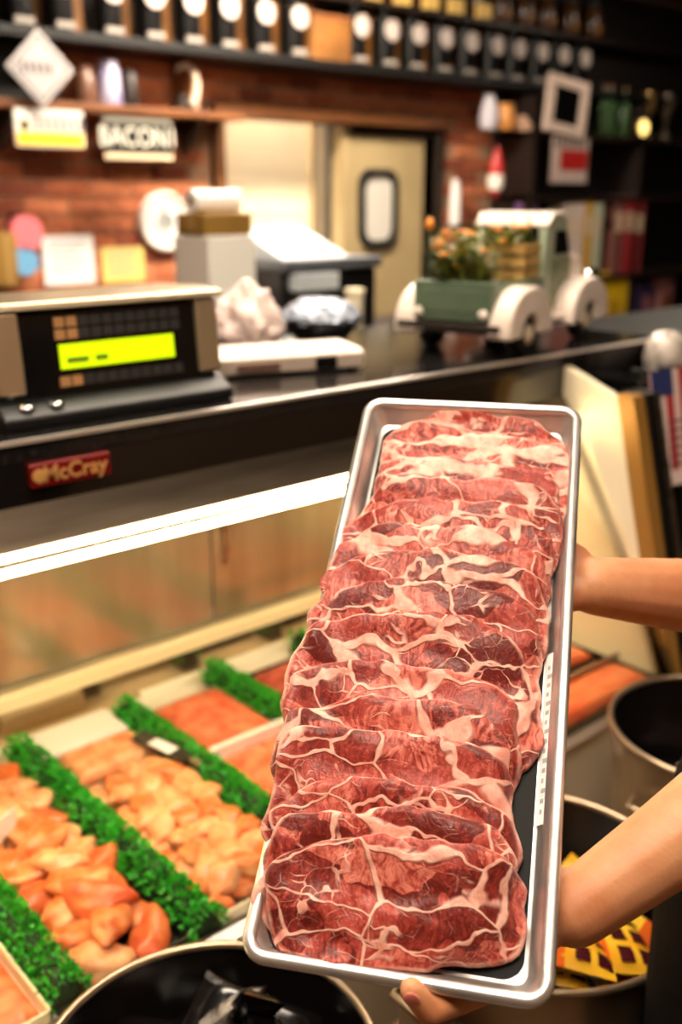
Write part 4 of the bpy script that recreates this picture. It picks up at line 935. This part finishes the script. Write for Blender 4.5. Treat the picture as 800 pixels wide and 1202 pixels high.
def slice_(idx, s0, tfar, a, b, th, relief, seed, label, skew=0.):
    global Hf
    t0 = tfar-b
    def R(th_):   # outline radius factor at an angle
        c_, s_ = np.cos(th_), np.sin(th_); p = 3.3
        base = (np.abs(c_/a)**p+np.abs(s_/b)**p)**(-1/p)
        nz = np.array([noise.noise((math.cos(q)*1.6+seed*3.1, math.sin(q)*1.6, seed)) for q in th_.ravel()]).reshape(th_.shape)
        nz2 = np.array([noise.noise((math.cos(q)*5+seed*1.7, math.sin(q)*5, seed*2.)) for q in th_.ravel()]).reshape(th_.shape)
        return base*(1+.12*nz+.06*nz2)
    H1 = np.maximum(blur(Hf, 14), Hf-.0015); H1 = blur(H1, 3)
    nr, na = 34, 110
    rr = np.concatenate([np.linspace(.0, .86, nr-10), np.linspace(.875, 1, 10)]); aa = np.linspace(0, 2*PI, na, endpoint=False)
    RR, AA = np.meshgrid(rr, aa, indexing='ij'); Ra = R(aa)
    S_ = s0+RR*Ra*np.cos(AA); T_ = t0+RR*Ra*np.sin(AA)+skew*(RR*Ra*np.cos(AA))
    zb = samp(H1, S_, T_)+.0006
    ep = np.sqrt(np.clip(1-(np.clip(RR-.86, 0, 1)/.145)**2, 0, 1))
    rel = np.zeros(S_.shape)
    for i in range(S_.shape[0]):
        for j in range(S_.shape[1]):
            p = (S_[i, j], T_[i, j], seed*1.3)
            rel[i, j] = noise.noise((p[0]*26, p[1]*38, p[2]))*1.0+noise.noise((p[0]*60, p[1]*75, p[2]+4))*.55+noise.noise((p[0]*150, p[1]*60, p[2]+8))*.22
    top = zb+th*(.25+.75*ep)+relief*rel*ep
    top = np.maximum(top, zb+.0015)
    k = MB(); n0 = nr*na
    verts = [(S_[i, j]-s0, T_[i, j]-t0, top[i, j]) for i in range(nr) for j in range(na)]+[(S_[i, j]-s0, T_[i, j]-t0, zb[i, j]) for i in range(nr) for j in range(na)]
    faces = []
    for i in range(nr-1):
        for j in range(na):
            j2 = (j+1) % na; q = (i*na+j, (i+1)*na+j, (i+1)*na+j2, i*na+j2)
            faces.append(q); faces.append(tuple(n0+p for p in q[::-1]))
    for j in range(na):
        j2 = (j+1) % na; faces.append(((nr-1)*na+j, n0+(nr-1)*na+j, n0+(nr-1)*na+j2, (nr-1)*na+j2))
    me = bpy.data.meshes.new('pork_steak'); me.from_pydata(verts, [], faces); me.update()
    at = me.attributes.new('rim', 'FLOAT', 'POINT'); vals = np.concatenate([RR.ravel(), np.where(RR.ravel() > .98, .97, .9)]); at.data.foreach_set('value', vals.astype(np.float32))
    me.polygons.foreach_set('use_smooth', [True]*len(me.polygons)); me.materials.append(pork)
    o = bpy.data.objects.new('pork_steak', me); COL.objects.link(o); o.matrix_world = trayM(s0, t0); o.color = (max(0, min(1, (tfar-.40)/.18)), 0, 0, 1)  # color carries the light and bloom at the far end as paler marbling
    tag(o, label, 'meat', 'shingled pork steaks in the tray')
    # raise the height field
    ds_, dt_ = GS-s0, GT-t0-skew*(GS-s0); ang = np.arctan2(dt_, ds_); rad = np.hypot(ds_, dt_)
    tab = np.interp(np.mod(ang, 2*PI), np.append(aa, 2*PI), np.append(Ra, Ra[0]))
    inside = rad < tab*.985
    Hf = np.where(inside, np.maximum(Hf, H1+th+.0006), Hf)
rows = [  # s0, far edge, half width, half length, thickness, relief
 (.130, .622, .104, .070, .0100, .0012), (.134, .588, .104, .070, .0095, .0012), (.128, .545, .106, .070, .0095, .0014), (.122, .510, .110, .070, .0100, .0012), (.118, .474, .113, .072, .0100, .0014),
 (.116, .440, .114, .070, .0095, .0014), (.112, .404, .115, .070, .0100, .0014), (.114, .366, .113, .074, .0100, .0012), (.108, .328, .118, .074, .0105, .0012),
 (.100, .276, .110, .068, .0110, .0014), (.102, .238, .105, .066, .0100, .0014), (.104, .206, .105, .064, .0100, .0014), (.109, .160, .105, .060, .0110, .0034), (.108, .134, .105, .056, .0105, .0044), (.117, .109, .105, .048, .0125, .0042)]
names = ['farthest, palest pork steak under the far rim of the tray'] + [o_+' marbled pork steak from the far rim of the tray' for o_ in ordn[1:13]] + ['folded marbled pork steak, next to nearest in the tray', 'nearest marbled pork steak, wholly uncovered at the tray front']
for i, r in enumerate(rows):
    slice_(i, *r, seed=i*2.37+1.1, label=names[i], skew=[-.02, .03, -.05, .0, .04, -.04, .02, -.03, .0, .05, .02, -.02, .06, .10, .12][i])

# ================================================================== THE PERSON HOLDING THE TRAY
def capsule(k, a, b, ra, rb, n=14):
    a = np.array(a, float); b = np.array(b, float); d = b-a; L_ = np.linalg.norm(d); d = d/L_
    path = []; rad = []
    for q in np.linspace(-PI/2*.96, 0, 5): path.append(a+d*ra*math.sin(q)); rad.append(ra*math.cos(q))
    path.append((a+b)/2); rad.append((ra+rb)/2)
    for q in np.linspace(0, PI/2*.96, 5): path.append(b+d*rb*math.sin(q)); rad.append(rb*math.cos(q))
    k.tube(path, rad, n)
def chain(k, pts, rads):
    for i in range(len(pts)-1): capsule(k, pts[i], pts[i+1], rads[i], rads[i+1])
def ellip(k, c, rx, ry, rz, ax=None):
    c = np.array(c, float); v = []; f = []; n, m = 20, 12
    A = np.eye(3) if ax is None else np.stack(ax, 1)
    for j in range(m+1):
        q = -PI/2*.985+PI*.985*j/m
        for i in range(n):
            a = 2*PI*i/n; v.append(c+A@np.array([rx*math.cos(q)*math.cos(a), ry*math.cos(q)*math.sin(a), rz*math.sin(q)]))
    for j in range(m):
        for i in range(n): f.append((j*n+i, j*n+(i+1) % n, (j+1)*n+(i+1) % n, (j+1)*n+i))
    f.append(tuple(range(n))[::-1]); f.append(tuple(range(m*n, m*n+n))); k.add(v, f)
def rings(k, levels, n=24, grow=0., close=True):    # (x, y, z, rx, ry) in the person's frame
    v = []; f = []
    for x, y, z, rx, ry in levels:
        for i in range(n):
            a = 2*PI*i/n; ca, sa = math.cos(a), math.sin(a); e = 2/2.4
            v.append(old(x+(rx+grow)*math.copysign(abs(ca)**e, ca), y+(ry+grow)*math.copysign(abs(sa)**e, sa), z))
    for j in range(len(levels)-1):
        for i in range(n): f.append((j*n+i, j*n+(i+1) % n, (j+1)*n+(i+1) % n, (j+1)*n+i))
    f.append(tuple(range(n))[::-1]); f.append(tuple(range((len(levels)-1)*n, len(levels)*n))); k.add(v, f)
def fuse(k, name, m, parent, voxel=.004, smooth=4, fac=.5):
    o = k.build(name, m, None)
    r = o.modifiers.new('remesh', 'REMESH'); r.mode = 'VOXEL'; r.voxel_size = voxel; r.use_smooth_shade = True
    s_ = o.modifiers.new('smooth', 'SMOOTH'); s_.iterations = smooth; s_.factor = fac
    bpy.context.view_layer.update()
    me = bpy.data.meshes.new_from_object(o.evaluated_get(bpy.context.evaluated_depsgraph_get()))
    o.modifiers.clear(); o.data = me; me.name = name; me.polygons.foreach_set('use_smooth', [True]*len(me.polygons))
    if not me.materials: me.materials.append(m)
    if parent: o.parent = parent; o.matrix_parent_inverse = parent.matrix_basis.inverted()
    return o
feet = old(.50, .92, 0)
person = thing('person', 'person in navy shirt and black apron holding the steak tray with both bare forearms', 'person', feet)
bodyk = MB()
torso = [(.505, .92, .84, .11, .165), (.50, .92, .92, .115, .17), (.515, .92, 1.02, .105, .15), (.54, .92, 1.12, .108, .15), (.555, .92, 1.25, .115, .165), (.565, .92, 1.36, .10, .17), (.57, .92, 1.42, .07, .12), (.57, .92, 1.46, .05, .06)]
rings(bodyk, torso)
head_c = old(.52, .92, 1.635)
hd = np.array([-RT[0], -RT[1], 0.]); side = np.array([math.sin(YAW), math.cos(YAW), 0.]); zz = np.array([0, 0, 1.])
AX = (hd, side, zz)                                             # facing, sideways, up
capsule(bodyk, old(.545, .92, 1.43), old(.535, .92, 1.56), .058, .054)
ellip(bodyk, head_c+zz*.02, .098, .076, .105, AX)
ellip(bodyk, head_c+hd*.03-zz*.055, .062, .058, .066, AX)          # jaw
capsule(bodyk, head_c+hd*.09+zz*.012, head_c+hd*.108-zz*.022, .009, .014)   # nose
for sg in (-1, 1):
    ellip(bodyk, head_c+side*sg*.077-hd*.005-zz*.005, .018, .008, .03, AX)   # ears
    ellip(bodyk, head_c+side*sg*.035+hd*.082-zz*.02, .016, .022, .016, AX)   # cheeks
ellip(bodyk, head_c+hd*.088-zz*.058, .012, .024, .007, AX); ellip(bodyk, head_c+hd*.086-zz*.069, .012, .021, .007, AX); ellip(bodyk, head_c+hd*.075-zz*.10, .018, .02, .016, AX)
for yy in (.84, 1.0):
    chain(bodyk, [old(.505, yy, .86), old(.505, yy, .48), old(.51, yy, .09)], [.085, .055, .038])
    chain(bodyk, [old(.51, yy, .07), old(.40, yy, .045)], [.035, .03])
# near (left) arm, forearm under the tray
eln = dep(985, 846, .88); shn = old(.54, .735, 1.385)
wr = tw(.264, .092, -.046)
chain(bodyk, [shn, (shn+eln)/2, eln], [.062, .056, .048])
fdir = (wr-eln)
chain(bodyk, [eln, eln+fdir*.3, eln+fdir*.65, wr], [.045, .046, .037, .030])
def hand(k, wr, sgn, t0, w0=-.043):
    # palm up under the pan, fingers pointing to -s; the thumb lies towards -t*sgn
    kn = [(.178, t0-.028*sgn), (.174, t0-.006*sgn), (.178, t0+.016*sgn), (.186, t0+.036*sgn)]
    for i, (s_, t_) in enumerate(kn): chain(k, [wr, tw(.235, t0+(t_-t0)*.75, w0-.004), tw(s_, t_, w0)], [.022, .016, .0125])
    for i, (s_, t_) in enumerate(kn):
        L_ = [.068, .076, .07, .054][i]
        chain(k, [tw(s_, t_, w0), tw(s_-L_*.45, t_, w0+.004), tw(s_-L_*.75, t_, w0+.0075), tw(s_-L_, t_, w0+.0075)], [.0108, .0096, .0088, .0078])
hand(bodyk, wr, 1, .094)
thumb = [tw(.236, .072, -.048), tw(.192, .018, -.040), tw(.156, -.011, -.008), tw(.143, -.002, .0125)]
chain(bodyk, thumb, [.020, .0135, .0115, .0098])
# far (right) arm
elf = dep(925, 712, 1.14); shf = old(.54, 1.10, 1.385); wf = tw(.272, .432, -.058)
chain(bodyk, [shf, (shf+elf)/2, elf], [.06, .054, .047]); fd = wf-elf
chain(bodyk, [elf, elf+fd*.3, elf+fd*.65, wf], [.046, .046, .039, .031])
hand(bodyk, wf, -1, .43)
chain(bodyk, [tw(.250, .455, -.05), tw(.205, .485, -.042), tw(.172, .50, -.038), tw(.15, .503, -.0365)], [.02, .0135, .0115, .0095])
body = fuse(bodyk, 'body', skin, person, .0034, 5)
# thumb nail
nv = (-TT*.75+TN*.65); nv /= np.linalg.norm(nv); td = thumb[3]-thumb[2]; td /= np.linalg.norm(td); nv -= td*(nv@td); nv /= np.linalg.norm(nv)
k = MB(); ellip(k, thumb[3]+nv*.0088-td*.001, .0078, .0062, .0016, (td, np.cross(nv, td), nv)); o = k.build('thumb_nail', nailm, person, smooth=True); o.matrix_parent_inverse = person.matrix_basis.inverted()
def cloth(levels, name, m, grow, extra=None, voxel=.006, smooth=6):
    k = MB(); rings(k, levels, grow=grow)
    if extra: extra(k)
    return fuse(k, name, m, person, voxel, smooth)
def sleeves(k):
    for sh_, el_ in ((shn, eln), (shf, elf)): chain(k, [sh_, sh_+(el_-sh_)*.55], [.076, .070])
cloth([(.50, .92, .95, .115, .17)]+torso[2:7], 'shirt', navy, .012, sleeves)
def legs_(k):
    for yy in (.84, 1.0): chain(k, [old(.505, yy, .86), old(.505, yy, .48), old(.51, yy, .12)], [.095, .07, .056])
cloth([(.505, .92, .80, .11, .165)]+torso[:2]+[(.50, .92, .97, .113, .168)], 'trousers', blackc, .01, legs_)
# apron: a curved sheet over the front
k = MB(); n = 16
for z in np.linspace(.50, 1.10, 14):
    xs = np.interp(z, [.5, .84, .92, 1.02, 1.12], [.50, .505, .50, .515, .54]); rx = np.interp(z, [.5, .84, .92, 1.02, 1.12], [.125, .135, .140, .128, .128]); ry = np.interp(z, [.5, .84, .92, 1.02, 1.12], [.20, .19, .19, .172, .17])
    for rr in (0, .006):
        for i in range(n+1):
            a = PI*.56+(PI*.88)*i/n; k.v.append(tuple(old(xs+(rx+rr)*math.cos(a), .92+(ry+rr)*math.sin(a), z)))
W2 = n+1
for j in range(13):
    for i in range(n):
        a = j*2*W2+i; b = a+2*W2; k.f.append((a, a+1, b+1, b)); k.f.append((a+W2, b+W2, b+W2+1, a+W2+1))
    for i in (0, n): a = j*2*W2+i; b = a+2*W2; k.f.append((a, b, b+W2, a+W2))
for j in (0, 13):
    for i in range(n): a = j*2*W2+i; k.f.append((a, a+1, a+1+W2, a+W2))
o = k.build('apron', blackc, person, smooth=True); o.matrix_parent_inverse = person.matrix_basis.inverted()
for yy in (.84, 1.0):
    k = MB(); chain(k, [old(.515, yy, .055), old(.44, yy, .045), old(.385, yy, .04)], [.044, .042, .036]); capsule(k, old(.52, yy, .02), old(.38, yy, .02), .02, .02); fuse(k, 'shoe', rubber, person, .006, 4)
k = MB(); ellip(k, head_c-hd*.018+zz*.05, .102, .088, .095, AX); ellip(k, head_c-hd*.055-zz*.01, .06, .08, .085, AX); ellip(k, head_c+hd*.04+zz*.10, .055, .07, .03, AX); fuse(k, 'hair', hairm, person, .006, 3)
for sg in (-1, 1):
    k = MB(); ellip(k, head_c+side*sg*.032+hd*.083+zz*.012, .010, .013, .010, AX); o = k.build('eye', white, person, smooth=True); o.matrix_parent_inverse = person.matrix_basis.inverted()
    k = MB(); ellip(k, head_c+side*sg*.032+hd*.092+zz*.012, .003, .006, .006, AX); q = k.build('iris', hairm, o, smooth=True); q.matrix_parent_inverse = person.matrix_basis.inverted() if False else Matrix.Identity(4)
print('bricks', nb)
